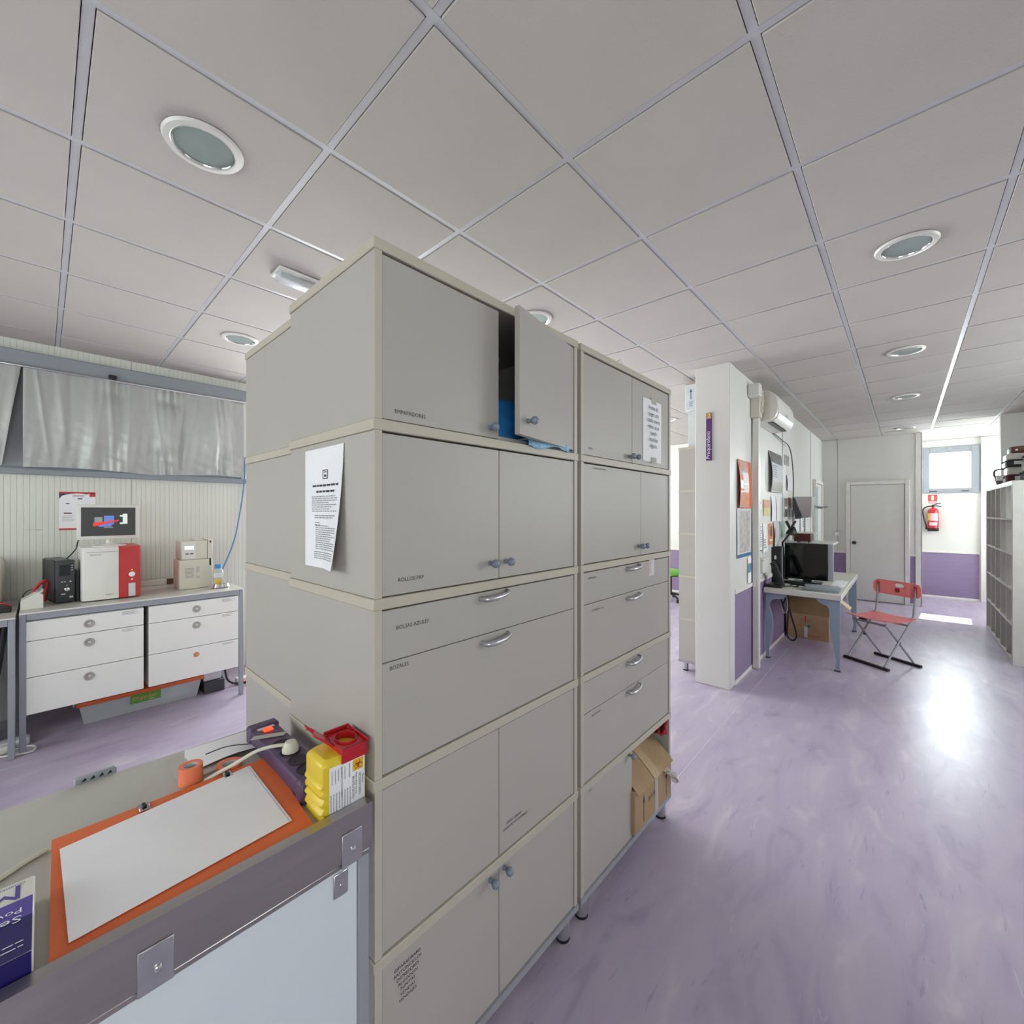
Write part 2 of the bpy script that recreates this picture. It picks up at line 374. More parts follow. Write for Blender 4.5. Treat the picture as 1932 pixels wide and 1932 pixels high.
# grooved sandwich panels of the window wall
def ribbed(y0, y1, z0, z1):
    n = max(2, int((y1 - y0) / .031)); pts = []; p = (y1 - y0) / n
    for i in range(n):
        a = y0 + i * p; w1 = .62 if i % 2 else .5
        pts += [(a + .001, .006), (a + p * .86, .006), (a + p * .90, .0035), (a + p * .96, .0035)]
    mb = MB(); v = [(XL + d, y, z) for z in (z0, z1) for (y, d) in pts]; m = len(pts)
    mb.add(v, [(i, i + 1, m + i + 1, m + i) for i in range(m - 1)]); mb.box(XL, XL + .0034, y0, y1, z0, z1)
    return mb.build('ribbed_panel', RIBBED, wl_, smooth=False)
jy = [-2.90 + 0.5545 * 0, -1.77, -.63, .509, 1.648, 2.787, 3.926, 5.065, 6.204, 7.343, 8.1]
for a, b_ in zip(jy[:-1], jy[1:]):
    a += .0015; b_ -= .0015
    if b_ > -1.3 and a < 1.4:
        ribbed(a, b_, 0, 1.795); ribbed(a, b_, 2.70, ZC)
    elif b_ < 0: ribbed(a, b_, 0, ZC)
# dado, rail and base along the violet walls
def dado(w, axis, c, sgn, a0, a1):
    d = lambda t0, t1: (min(c + sgn * t0, c + sgn * t1), max(c + sgn * t0, c + sgn * t1))
    for nm, mt, t, z0, z1 in (('dado', PURPLE, .003, 0, .795), ('chair_rail', CREAM, .012, .795, .832), ('skirting', CREAM, .008, 0, .035)):
        lo, hi = d(0, t)
        bx(nm, mt, w, *((lo, hi, a0, a1, z0, z1) if axis == 'x' else (a0, a1, lo, hi, z0, z1)))
dado(wp, 'x', -1.10, 1, 4.081, 8.38); dado(wp, 'x', -1.10, 1, 9.24, 9.5)
dado(wce, 'y', 9.5, -1, -1.085, -.765); dado(wce, 'y', 9.5, -1, .062, .125)
dado(wa, 'y', YE, -1, .19, .93); dado(wfl, 'y', 8.1, -1, XL, -1.17)
bx('corner_trim', CREAM, wce, .127, .196, 9.487, 9.5, 0, ZC); bx('corner_trim', CREAM, wce, .19, .202, 9.487, 9.6, 0, ZC)
bx('joint_strip', GREYMET, wce, -.883, -.877, 9.4975, 9.5, .832, ZC)
for y in (6.07, 8.18): bx('joint_strip', GREYMET, wp, -1.10, -1.096, y - .012, y + .012, .832, ZC)
struct(bx('trim_1', CREAM, None, .945, 1.0, YE - .05, YE, 0, ZC - .01))
struct(bx('trim_2', WALL, None, 1.0, 1.06, YE - .02, YE, 0, ZC - .01))

# windows
def window(n, axis, c, a0, a1, z0, z1, depth=.07, bar=.045, mull=0, inward=1, label=None):
    mb = MB(); c0, c1 = sorted((c - inward * .02, c - inward * (depth - .02) + inward * .0))
    def b(m, p0, p1, q0, q1, d0=None, d1=None):
        d0 = c0 if d0 is None else d0; d1 = c1 if d1 is None else d1
        m.box(d0, d1, p0, p1, q0, q1, bev=.004) if axis == 'x' else m.box(p0, p1, d0, d1, q0, q1, bev=.004)
    b(mb, a0, a1, z0, z0 + bar); b(mb, a0, a1, z1 - bar, z1); b(mb, a0, a0 + bar, z0 + bar, z1 - bar); b(mb, a1 - bar, a1, z0 + bar, z1 - bar)
    for k in range(mull):
        y = a0 + (a1 - a0) * (k + 1) / (mull + 1); b(mb, y - bar / 2, y + bar / 2, z0 + bar, z1 - bar)
    w = struct(mb.build('window_%d' % n, WINGREY))
    if label: w['label'] = label
    m2 = MB(); mid = (c0 + c1) / 2; b(m2, a0 + bar * .8, a1 - bar * .8, z0 + bar * .8, z1 - bar * .8, mid - .003, mid + .003); m2.build('pane', GLASS, w)
    return w
w1 = window(1, 'x', XL, W1[0], W1[1], W1[2], W1[3], mull=1, label='long grey window behind the silver curtain')
w2 = window(2, 'y', YE, .30, .85, 1.915, 2.565, inward=-1, bar=.02, label='small bright grey-framed window at the end of the corridor')
window(3, 'y', YB, -4.25, -1.15, .92, 2.48, mull=2)  # unseen rear window, added to let daylight in
window(4, 'x', XR, -2.7, -.3, 1.0, 2.5, mull=1, inward=-1)  # unseen window, added to the right behind the camera for light
window(5, 'x', XR, 3.4, 6.4, 1.35, 2.62, mull=2, inward=-1)  # unseen right-hand window, added to light the corridor
window(6, 'x', XL, W6[0], W6[1], W6[2], W6[3], mull=2)
window(8, 'x', XL, 1.72, 3.92, .9, 2.62, mull=1)
window(7, 'x', XR, 8.75, 10.45, 1.1, 2.62, inward=-1)
mb = MB()
for (x0, x1, z0, z1) in ((.236, .322, 1.845, 2.655), (.828, .925, 1.845, 2.655), (.322, .828, 1.845, 1.93), (.322, .828, 2.548, 2.655)): mb.box(x0, x1, YE - .035, YE, z0, z1, bev=.005)
mb.build('outer_frame', WINGREY, w2)
for x in (.37, .76): bx('hinge', DARKGREY, w2, x - .045, x + .045, YE - .042, YE - .034, 1.87, 1.885)
bx('latch', GREYMET, w2, .56, .60, YE - .05, YE - .034, 2.60, 2.63)
# header, rail and sill of the curtained window
bx('header_box', WINGREY, w1, XL, XL + .075, -1.4, 1.36, 2.585, 2.695, bev=.006)
bx('sill', WINGREY, w1, XL, XL + .05, -1.4, 1.36, 1.792, 1.835, bev=.004)
MB().cyl((XL + .085, -1.4, 2.577), (XL + .085, 1.34, 2.577), .012, seg=12).build('curtain_rail', CHROME, w1)
bx('side_frame', WHITEP, w1, XL, XL + .05, 1.325, 1.36, 1.835, 2.585)
MB().box(XL + .07, XL + .10, .36, .41, 2.592, 2.622, bev=.006).cyl((XL + .085, .385, 2.57), (XL + .085, .385, 2.595), .008).build('rail_stop', BLACK, w1)
def curtain(name, label, y0, y1, seed, mat, lean=0.0):
    rnd = random.Random(seed)
    folds = [(rnd.uniform(.0, 1.0), rnd.uniform(.006, .030), rnd.uniform(.008, .024) * rnd.choice((1, 1, -1)), rnd.uniform(-.07, .07), rnd.uniform(0, 1)) for _ in range(46)]
    tucks = [.34, .57, .61, .87]
    def f(u, v):
        y = y0 + (y1 + lean * (1 - v) - y0) * u; z = 1.842 + .725 * v; d = .014 * math.sin(u * 23 + 1.2 * math.sin(v * 2.2)) * (.35 + .65 * (1 - v))
        for (c, w, a, sl, k) in folds:
            t = (u - c - sl * (1 - v)) / (w * (1 + .8 * (1 - v)))
            if abs(t) < 3: d += a * math.exp(-abs(t) ** 1.6) * (.25 + .75 * max(0, math.sin(math.pi * min(1, max(0, (v * .8 + k * .3))))))
        for c in tucks:   # gathered towards the hem and the heading
            r = math.exp(-((u - c) / .05) ** 2); d += .011 * r * math.cos((u - c) * 190 + 3 * v) * abs(v - .45) * 1.8 - .022 * r * math.exp(-((v - .2) / .10) ** 2) - .016 * r * math.exp(-((v - .86) / .07) ** 2)
        d += .0035 * math.sin(u * 91 + v * 23) * math.sin(u * 37 - v * 31) * (1 - v) ** 2 * 2
        return (XL + .085 + .028 * (1 - abs(2 * v - 1) ** 2) + d * .8, y, z + .010 * math.sin(u * 9.0) * (1 - v))
    o = MB().sheet(f, 300, 48).build(name, mat); tag(o, label, 'curtain', None); return o
curtain('curtain', 'wide silver-grey curtain gathered over the long window above the white drawers', -.095, 1.318, 3, CURTAIN)
curtain('curtain', 'silver-grey curtain cut off by the left edge of the photo', -1.28, -.105, 5, CURTAIN, -.09)
bl = MB().box(XL + .040, XL + .046, -.62, .25, 1.85, 2.58).build('roller_blind', CURTAIN2)
tag(bl, 'flat dark grey blind showing in the gap between the two curtains', 'blind')

# doors
def door(n, axis, c, a0, a1, h, sgn, knob_at, label, open_gap=0):
    def b(p0, p1, t0, t1, q0, q1, bev=.004):
        lo, hi = sorted((c + sgn * t0, c + sgn * t1))
        return MB().box(lo, hi, p0, p1, q0, q1, bev=bev) if axis == 'x' else MB().box(p0, p1, lo, hi, q0, q1, bev=bev)
    d = struct(b(a0, a1, .0, .028, .012, h).build('door_%d' % n, WHITEP)); d['label'] = label
    for p0, p1, q0, q1 in ((a0 - .06, a0 - .004, 0, h + .06), (a1 + .004, a1 + .06, 0, h + .06), (a0 - .004, a1 + .004, h + .004, h + .06)):
        b(p0, p1, 0, .045, q0, q1).build('door_frame', CREAM, d)
    return d
d1 = door(1, 'y', 9.5, -.70, -.005, 1.972, -1, -.64, 'white flush door at the end of the corridor')
MB().lathe((-.645, 9.472, .985), (0, -1, 0), [(.028, 0), (.028, .008), (.012, .012), (.012, .03), (.026, .04), (.03, .055), (.022, .068), (.0, .07)]).build('door_knob', DARKGREY, d1)
d2 = door(2, 'x', -1.10, 8.46, 9.16, 1.98, 1, 8.5, 'white door with a narrow glass strip in the partition wall')
bx('glass_strip', TEAL, d2, -1.073, -1.069, 8.52, 8.66, .95, 1.93)

# ------------------------------------------------------------------ ceiling lights
def downlight(x, y, label):
    t = thing('ceiling_light', label, 'light', (x, y, ZC - .006), 'round downlights in the ceiling tiles')
    z = ZC - .0065
    MB().lathe((x, y, z), (0, 0, -1), [(.088, -.004), (.088, .004), (.095, .010), (.112, .008), (.118, .0), (.116, -.0)], 40).build('trim_ring', WHITEP, t)
    MB().lathe((x, y, z), (0, 0, -1), [(.0, -.0002), (.087, -.0002), (.087, .003), (.0, .0032)], 40).build('lens', LENS, t)
    MB().lathe((x, y, z), (0, 0, -1), [(.087, .003), (.0885, .0075), (.091, .003)], 40).build('lens_clip', CHROME, t)
    return t
downlight(-1.796, .379, 'large round ceiling light nearest the camera, above the near white cabinet')
downlight(.004, 2.779, 'round ceiling light over the corridor, closest of that row')
downlight(.004, 4.579, 'round ceiling light over the corridor, second from the near end')
downlight(.004, 6.379, 'round ceiling light over the corridor, third from the near end')
downlight(.004, 8.779, 'round ceiling light over the corridor, last before the white door')
downlight(-3.596, .979, 'round ceiling light near the curtained window, half hidden by the cabinet')
downlight(-1.796, 2.179, 'round ceiling light peeping over the ajar cabinet door')
downlight(-2.396, 5.779, 'round ceiling light in the bright room beyond the cabinets')
t = thing('emergency_light', 'small oblong emergency light on the ceiling behind the near cabinet', 'light', (-2.43, .93, ZC - .006))
bx('back_plate', WHITEP, t, -2.50, -2.36, .82, 1.04, ZC - .018, ZC - .006, bev=.005)
MB().box(-2.472, -2.388, .83, 1.03, ZC - .055, ZC - .018, bev=.016, seg=3).build('diffuser', CLEARBOX, t)
bx('battery_pack', WOOD, t, -2.45, -2.41, .96, 1.05, ZC - .045, ZC - .0185)

# ------------------------------------------------------------------ modular cabinets
MH, Z0, T = .4035, .108, .018
def knob(parent, x, y, z, s=1):
    return MB().lathe((x, y, z), (s, 0, 0), [(.006, 0), (.0075, .002), (.0055, .009), (.006, .014), (.0105, .018), (.0125, .024), (.0105, .031), (.005, .035), (0, .0355)], 18).build('knob', KNOB, parent)
def handle(parent, x, y, z, w=.10):
    mb = MB(); pts = [(x, y - w / 2, z - .002), (x + .020, y - w / 2 + .006, z - .003), (x + .026, y - .01, z - .002), (x + .022, y + w * .3, z + .001), (x + .014, y + w / 2, z + .005), (x, y + w / 2 + .002, z + .007)]
    mb.tube(pts, [.0075, .0085, .0075, .006, .005, .005], 10, smooth=5); return mb.build('handle', SILVER, parent)
def module(col_, k, y0, y1, x_front, depth, fronts, label, sgn=1, z0=Z0, group=None, open_right=False, extra=None):
    zb = z0 + k * MH; zt = zb + MH; xb = x_front - sgn * depth; xa, xc = sorted((x_front, xb))
    t = thing('cabinet_unit', label, 'cabinet', ((xa + xc) / 2, (y0 + y1) / 2, zb), group)
    e = .004
    TB = .026
    bx('side_panel', CAB, t, xa, xc, y0, y0 + T, zb + .0004, zt - TB, bev=.001); bx('side_panel', CAB, t, xa, xc, y1 - T, y1, zb + .0004, zt - TB, bev=.001)
    bx('top_panel', EDGE, t, xa - e, xc + e, y0 - e, y1 + e, zt - TB + .0003, zt, bev=.002); bx('bottom_panel', INSIDE, t, xa + .022, xc - .022, y0 + T, y1 - T, zb + .0004, zb + .016)
    for ya, yb_ in ((y0, y0 + T), (y1 - T, y1)):   # cream edge banding on the fronts of the sides
        bx('edge_band', EDGE, t, x_front if sgn > 0 else x_front - .0015, x_front + .0015 if sgn > 0 else x_front, ya, yb_, zb + .0006, zt - TB)
    bx('back_panel', INSIDE, t, *sorted((xb + sgn * .002, xb + sgn * .008)), y0 + T, y1 - T, zb + .016, zt - TB)
    a0, a1, q0, q1 = y0 + T + .0015, y1 - T - .0015, zb + .0025, zt - TB - .004
    fx = sorted((x_front - sgn * .019, x_front - sgn * .002))
    for fr in fronts:
        kind = fr[0]
        if kind == 'door':
            _, u0, u1, kn, txt = fr; f0, f1 = a0 + (a1 - a0) * u0 + (.0012 if u0 else 0), a0 + (a1 - a0) * u1 - (.0012 if u1 < 1 else 0)
            d = bx('door', CAB, t, fx[0], fx[1], f0, f1, q0, q1, bev=.0012)
            if kn: knob(d, x_front - sgn * .002, kn[0], kn[1], sgn)
        elif kind == 'ajar':
            _, u0, u1, ang, kn = fr; f0, f1 = a0 + (a1 - a0) * u0, a0 + (a1 - a0) * u1; w = f1 - f0 - .002
            d = MB().box(-.017, 0, -w, 0, q0 + .008, q1, bev=.0012).build('door', CAB, t, local=True)
            knob_ = MB().lathe((0, -w + .045, kn), (1, 0, 0), [(.006, 0), (.0075, .002), (.0055, .009), (.006, .014), (.0105, .018), (.0125, .024), (.0105, .031), (.005, .035), (0, .0355)], 18).build('knob', KNOB, d, local=True)
            d.location = Vector((x_front - .002, f1, 0)) - wloc(t); d.rotation_euler = (0, 0, ang); continue
        elif kind == 'drawer':
            _, v0, v1, hd, txt = fr; f0, f1 = q0 + (q1 - q0) * v0 + (.001 if v0 else 0), q0 + (q1 - q0) * v1 - (.001 if v1 < 1 else 0)
            d = bx('drawer', CAB, t, fx[0], fx[1], a0, a1, f0, f1, bev=.0012)
            if hd: handle(d, x_front - .002, hd[0], hd[1])
        if txt:
            mb = MB()
            for (s_, sz, y_, z_, al) in txt: lettering(mb, s_, sz, (fx[1], y_, z_), '+x', al, xs=.95)
            mb.build('lettering', INK, d)
    if extra: extra(t)
    return t
def legs_and_plinth(t, y0, y1, xa, xc, z0=Z0):
    bx('plinth_board', BASEGREY, t, xa - .004, xc + .004, y0 - .004, y1 + .004, z0 - .022, z0)
    for x in (xa + .045, xc - .03):
        for y in (y0 + .05, y1 - .045):
            l = MB().lathe((x, y, .010), (0, 0, 1), [(.0235, 0), (.0245, .003), (.0245, z0 - .0325)], 24).build('leg', SILVER, t)
            MB().lathe((x, y, 0), (0, 0, 1), [(.024, 0), (.025, .002), (.024, .010)], 24).build('foot', BLACKMATT, l)
    return t
XF, DP = -.868, .475
C1, C2 = (.497, 1.294), (1.318, 2.122)
zb = lambda k: Z0 + k * MH
cy1 = (C1[0] + C1[1]) / 2
module(0, 4, *C1, XF, DP, [('door', 0, .5, (.857, 1.752), [('EMPAPADORES', .0135, .549, 1.742, 'LEFT')]), ('ajar', .5, 1, math.radians(11), 1.776)],
       'top unit of the near cabinet stack, one door ajar on blue pads')
module(0, 3, *C1, XF, DP, [('door', 0, .5, (.857, 1.368), [('ROLLOS PAP', .0135, .558, 1.350, 'LEFT')]), ('door', .5, 1, (.922, 1.368), None)],
       'near cabinet unit with two closed doors lettered ROLLOS PAP')
module(0, 2, *C1, XF, DP, [('drawer', .68, 1, (.872, 1.275), [('BOLSAS AZULES', .0135, .553, 1.240, 'LEFT')]), ('drawer', 0, .68, (.877, 1.150), [('BOZALES', .013, .536, 1.150, 'LEFT')])],
       'near cabinet unit with two drawers lettered BOLSAS AZULES and BOZALES')
module(0, 1, *C1, XF, DP, [('door', 0, .5, None, None), ('door', .5, 1, None, [('GASAS TEJIDAS', .0105, .925, .589, 'LEFT'), ('GUANTES NO ESTERILES', .0105, .912, .575, 'LEFT')])],
       'near cabinet unit with two plain doors without knobs')
u = module(0, 0, *C1, XF, DP, [('door', 0, .5, (.857, .470), [(s_, .0115, .585, .447 - .0132 * i, 'CENTER') for i, s_ in enumerate(('ESPARADRAPO', 'BASTONCILLOS', 'DEPRESORES', 'ALGODON', 'PUNTAS', 'VENDAS', 'VENDAJES'))]), ('door', .5, 1, (.915, .470), None)],
       'lowest unit of the near cabinet stack with a lettered list on its left door')
legs_and_plinth(u, *C1, XF - DP, XF)
module(1, 4, *C2, XF, DP, [('door', 0, .5, (1.686, 1.750), [('BATAS', .010, 1.372, 1.748, 'LEFT')]), ('door', .5, 1, (1.734, 1.750), None)],
       'top unit of the farther cabinet stack with a printed notice on its right door')
module(1, 3, *C2, XF, DP, [('door', 0, .61, (1.775, 1.363), [('COMEDEROS / BEBEDEROS', .0085, 1.40, 1.676, 'LEFT')]), ('door', .61, 1, (1.818, 1.363), None)],
       'second unit from the top of the farther cabinet stack, two doors with paired knobs')
def sticker(t):
    mb = MB(); rect(mb, (XF - .002, 1.885, 1.315 - .012), '+x', .055, .085, .0008); s_ = mb.build('sticker', PAPER2, t)
    m2 = MB(); lines(m2, (XF - .002, 1.890, 1.298), '+x', .02, .07, 8, .35, .1, False, .0014); m2.build('sticker_print', PINK, s_)
module(1, 2, *C2, XF, DP, [('drawer', .68, 1, (1.725, 1.275), [('JERINGUILLAS', .010, 1.372, 1.262, 'LEFT')]), ('drawer', 0, .68, (1.725, 1.150), [('CATETERES IV / VIAS', .010, 1.395, 1.138, 'LEFT')])],
       'farther cabinet unit with two drawers and a small printed sticker', extra=sticker)
module(1, 1, *C2, XF, DP, [('drawer', .68, 1, (1.725, .874), None), ('drawer', 0, .68, (1.725, .752), [('AUTOCLAVES', .0105, 1.395, .742, 'LEFT')])],
       'farther cabinet unit with two drawers directly above the cardboard box')
def peg_holes(t):
    m = MB()
    for x in (-.93, -1.0):
        for k in range(3): m.cyl((x, C2[1] - T - .0006, .40 - .09 * k), (x, C2[1] - T, .40 - .09 * k), .004, seg=10)
    m.build('peg_hole', BLACK, t)['kind'] = 'stuff'
u = module(1, 0, *C2, XF, DP, [('door', 0, .5, (1.688, .478), [('PAPEL', .010, 1.372, .468, 'LEFT')])],
       'lowest unit of the farther cabinet stack with its right half open', extra=peg_holes)
legs_and_plinth(u, *C2, XF - DP, XF)
# the stacks standing back to back with them, turned to the window side
XBK = -1.878
for ci, (ya, yb_) in enumerate(((.532, 1.329), (1.345, 2.142))):
    who = ('near', 'far')[ci]
    for k in range(5):
        zz = zb(k) + MH / 2
        u = module(2 + ci, k, ya, yb_, XBK, .475, [('door', 0, .5, ((ya + yb_) / 2 - .04, zz), None), ('door', .5, 1, ((ya + yb_) / 2 + .04, zz), None)],
               '%s cabinet unit of the %s rear stack facing the window wall' % (('lowest', 'second', 'middle', 'fourth', 'top')[k], who), sgn=-1, group='units of the rear cabinet stacks')
        if k == 0: legs_and_plinth(u, ya, yb_, XBK, XBK + .475)
# cabinet stack beside the white column
for k in range(5):
    zb_ = zb(k); t = thing('cabinet_unit', '%s white unit of the stack half hidden by the white column' % ('lowest', 'second lowest', 'middle', 'second highest', 'topmost')[k], 'cabinet', (-1.39, 4.52, zb_), 'units of the stack beside the column')
    bx('side_panel', CAB, t, -1.597, -1.185, 4.115, 4.133, zb_ + .0004, zb_ + MH - .024); bx('side_panel', CAB, t, -1.597, -1.185, 4.897, 4.915, zb_ + .0004, zb_ + MH - .024)
    bx('top_panel', EDGE, t, -1.60, -1.182, 4.111, 4.919, zb_ + MH - .0237, zb_ + MH)
    bx('back_panel', INSIDE, t, -1.192, -1.186, 4.133, 4.897, zb_ + .0004, zb_ + MH - .024)
    for y0_, y1_ in ((4.135, 4.513), (4.517, 4.895)):
        d = bx('door', CAB, t, -1.596, -1.579, y0_, y1_, zb_ + .002, zb_ + MH - .027)
        knob(d, -1.596, 4.47 if y0_ < 4.3 else 4.56, zb_ + .2, -1)
    if k == 0: legs_and_plinth(t, 4.115, 4.915, -1.597, -1.185)
def arrow_up(mb, y, x, z, h, face, w=.012):
    R, U, Nn = FACE[face]; a = Vector((x, y, z)) + Nn * .0008
    mb.quad(a - R * w * .25, a + R * w * .25, a + R * w * .25 + U * h * .75, a - R * w * .25 + U * h * .75)
    mb.add([a - R * w + U * h * .7, a + R * w + U * h * .7, a + U * h], [(0, 1, 2)])
zt_ = zb(5)
t = thing('carton', 'tall white carton standing on the stack beside the column', 'box', (-1.36, 4.4, zt_)); bx('carton_body', PAPER2, t, -1.522, -1.20, 4.15, 4.62, zt_, zt_ + .345, bev=.003)
m = MB(); lines(m, (-1.44, 4.15, zt_ + .20), '-y', .06, .10, 4, .5); lines(m, (-1.44, 4.15, zt_ + .08), '-y', .06, .03, 2, .5); m.build('carton_print', GREYINK, t)
t = thing('carton', 'white carton with an up arrow on top of the other carton', 'box', (-1.37, 4.4, zt_ + .345)); bx('carton_body', PAPER2, t, -1.545, -1.19, 4.13, 4.66, zt_ + .345, zt_ + .595, bev=.004)
m = MB(); arrow_up(m, 4.13, -1.49, zt_ + .45, .10, '-y', .013); lines(m, (-1.505, 4.13, zt_ + .43), '-y', .04, .05, 3, .4); m.build('carton_print', BLUEPR, t)
bx('carton_flap', CARD, t, -1.55, -1.19, 4.126, 4.66, zt_ + .595, zt_ + .599)

# papers fixed to the cabinets
def curl_paper(name, label, cat, corner, R, U, Nn, w, h, curl, mat, n=10):
    c = Vector(corner)
    def f(u, v):
        return c + R * (w * u) - U * (h * v) + Nn * (.0015 + curl(u, v))
    t = thing(name, label, cat, tuple(c - U * h)); MB().sheet(f, n, n, off=tuple(Nn * .0006)).build('sheet', mat, t); return t, f
R, U, Nn = FACE['-y']
t, f = curl_paper('information_sheet', 'printed information sheet taped to the side of the near cabinet', 'paper', (-1.234, .497, 1.681), R, U, Nn, .226, .315, lambda u, v: .030 * max(0, u - .5) * v * v * 1.6 + .010 * (u > .99) * v, PAPER)
def on_paper(mb, f, u0, v0, u1, v1, Nn):
    a = [Vector(f(u, v)) + Nn * .0012 for u, v in ((u0, v0), (u1, v0), (u1, v1), (u0, v1))]; mb.quad(*a)
m = MB(); g = MB()
for (v, n_) in ((.305, 1), (.355, 1)):
    x = .22 if v < .34 else .32
    while x < (.86 if v < .34 else .78): l = random.uniform(.05, .11); on_paper(m, f, x, v, min(x + l, .9), v + .016, Nn); x += l + .015
for (vs0, vs1, x0, x1) in ((.40, .53, .20, .88), (.56, .59, .28, .85), (.62, .64, .28, .42), (.645, .845, .30, .87), (.865, .925, .26, .82)):
    v = vs0
    while v < vs1:
        x = x0; xe_ = x1 - (.25 * random.random() if random.random() < .3 else 0)
        while x < xe_: l = random.uniform(.03, .10); on_paper(g, f, x, v, min(x + l, xe_), v + .0075, Nn); x += l + .012
        v += .0175
for (u0, v0, u1, v1) in ((.49, .185, .505, .26), (.61, .185, .625, .26), (.49, .185, .625, .192), (.49, .253, .625, .26), (.53, .225, .59, .242), (.52, .20, .6, .208)): on_paper(m, f, u0, v0, u1, v1, Nn)
m.build('heading_print', INK, t); g.build('body_print', GREYINK, t)
R, U, Nn = FACE['+x']
t, f = curl_paper('printed_notice', 'white notice in serif print taped to the far cabinet door', 'paper', (XF - .002, 1.820, 2.030), R, U, Nn, .195, .285, lambda u, v: .004 * math.sin(u * 3) * (1 - v), PAPER)
m = MB()
for i, s_ in enumerate(('Antes de', 'coger una', 'toalla nueva', 'mirar si se', 'puede', 'reutilizar', 'alguna.')): lettering(m, s_, .027, (XF + .0065, 1.918, 1.985 - .029 * i), '+x', 'CENTER')
m.build('notice_print', INK, t)
for (y, z) in ((1.90, 2.026), (1.90, 1.752)): bx('adhesive_tape', CLEARFILM, t, XF + .0045, XF + .0055, y, y + .05, z - .012, z + .014)
o = MB().add([(XF - .02, 1.60, zt_), (XF - .02, 1.70, zt_), (XF - .02, 1.655, zt_ + .035), (XF - .03, 1.60, zt_), (XF - .03, 1.70, zt_), (XF - .03, 1.655, zt_ + .035)], [(0, 1, 2), (5, 4, 3), (0, 3, 4, 1), (1, 4, 5, 2), (2, 5, 3, 0)]).build('paper_corner', CREAM)
tag(o, 'pointed scrap of cream card sticking up from the far cabinet top', 'paper')

# blue pads in the ajar unit
zs = zb(4) + .016
def lumpy(mb, x0, x1, y0, y1, z0, z1, amp, n=8):
    bm = bmesh.new(); bmesh.ops.create_cube(bm, size=1); bmesh.ops.subdivide_edges(bm, edges=bm.edges[:], cuts=n, use_grid_fill=True)
    rnd = random.Random(int(y0 * 1000)); ph = [rnd.uniform(0, 6) for _ in range(6)]
    for v in bm.verts:
        c = v.co; s_ = Vector((abs(c.x) ** 4, abs(c.y) ** 4, abs(c.z) ** 4)) * 16
        k = 1 - .12 * (s_.x * s_.y + s_.y * s_.z + s_.x * s_.z) / 3
        d = amp * (math.sin(c.x * 9 + ph[0]) * math.sin(c.y * 11 + ph[1]) + .6 * math.sin(c.z * 17 + c.y * 9 + ph[2]))
        z = c.z * k
        v.co = Vector(((x0 + x1) / 2 + (x1 - x0) * c.x * k + d, (y0 + y1) / 2 + (y1 - y0) * c.y * k + d * .6, (z0 + z1) / 2 + (z1 - z0) * z + (d * .4 if c.z > -.49 else 0)))
    zmin = min(v.co.z for v in bm.verts)
    for v in bm.verts: v.co.z += z0 - zmin
    bm.verts.index_update(); mb.add([v.co[:] for v in bm.verts], [[v.index for v in f.verts] for f in bm.faces]); bm.free(); return mb
tag(lumpy(MB(), -1.16, -.905, .79, 1.10, zs + .0005, zs + .125, .006).build('pad_package', BLUEFILM), 'deep blue film-wrapped pack of pads inside the ajar cabinet', 'package')
tag(lumpy(MB(), -1.20, -.93, .76, .955, zs + .135, zs + .30, .006).build('pad_package', BLUEFILM), 'upper blue pack of pads, dimly seen in the ajar cabinet', 'package')
def drape(u, v):
    y = 1.015 + .215 * u; w = .0035 * math.sin(u * 19) + .002 * math.sin(u * 47 + v * 5); p = v * .078
    return (-.915 + p, y, zs + .001 + abs(w) * .6) if p < .052 else (-.8625 + .002 + abs(w), y, zs + .003 - (p - .052) * (.75 + .3 * math.sin(u * 7)))
tag(MB().sheet(drape, 40, 14, off=(.002, 0, .003)).build('folded_pad', PALEBLUE), 'pale blue folded pad poking out under the ajar door', 'pad')

# cardboard box, straps and tape end in the open lower unit
zf = zb(0) + .016
t = thing('cardboard_box', 'brown cardboard box pushing out of the open lower cabinet', 'box', (-1.0, 1.9, zf))
def cbox(mb, pts): return mb
yb0, yb1, xb0, xb1, hb = 1.712, 2.098, -1.19, -.853, .185
bx('box_body', CARD, t, xb0, xb1, yb0, yb1, zf + .0005, zf + hb, bev=.002)
MB().sheet(lambda u, v: (xb1 + .012 - .21 * v, yb0 + .01 + (yb1 - yb0 - .02) * u, zf + hb - .012 + .165 * v ** .9), 6, 8, off=(.002, 0, -.003)).build('top_flap', CARD, t)
MB().sheet(lambda u, v: (xb1 - .215 + .0 * v, yb0 + .01 + (yb1 - yb0 - .02) * u, zf + hb + .001 + .145 * v), 2, 2, off=(-.004, 0, 0)).build('inner_flap', CARD2, t)
MB().sheet(lambda u, v: (xb1 + .0145 - .21 * v, yb0 + .17 + .055 * u, zf + hb - .011 + .165 * v ** .9), 2, 8).build('packing_tape', TAPE, t)
m = MB()
for y in (yb0 + .085, yb1 - .06): arrow_up(m, y, xb1, zf + .02, .12, '+x', .010)
lettering(m, 'BUY PAPEL', .030, (xb1, yb0 + .13, zf + .085), '+x', 'LEFT', rot=.0, xs=.8); m.build('box_print', NAVY, t)
bx('tape_strip', CLEARFILM, t, xb1 + .0004, xb1 + .001, yb0 + .20, yb0 + .235, zf + .002, zf + hb - .01)
rnd = random.Random(2)
m = MB(); m.sheet(lambda u, v: (-.847 + .02 * u + .012 * math.sin(6 * u + 4 * v), 2.005 + .10 * u + .01 * math.sin(v * 7), zf + .135 - .085 * u ** 1.6 + .03 * v + .006 * math.sin(13 * u + 5 * v)), 10, 5, off=(.001, 0, .0005)); tag(m.build('loose_tape', CLEARFILM), 'crumpled end of clear tape hanging off the cardboard box', 'tape')
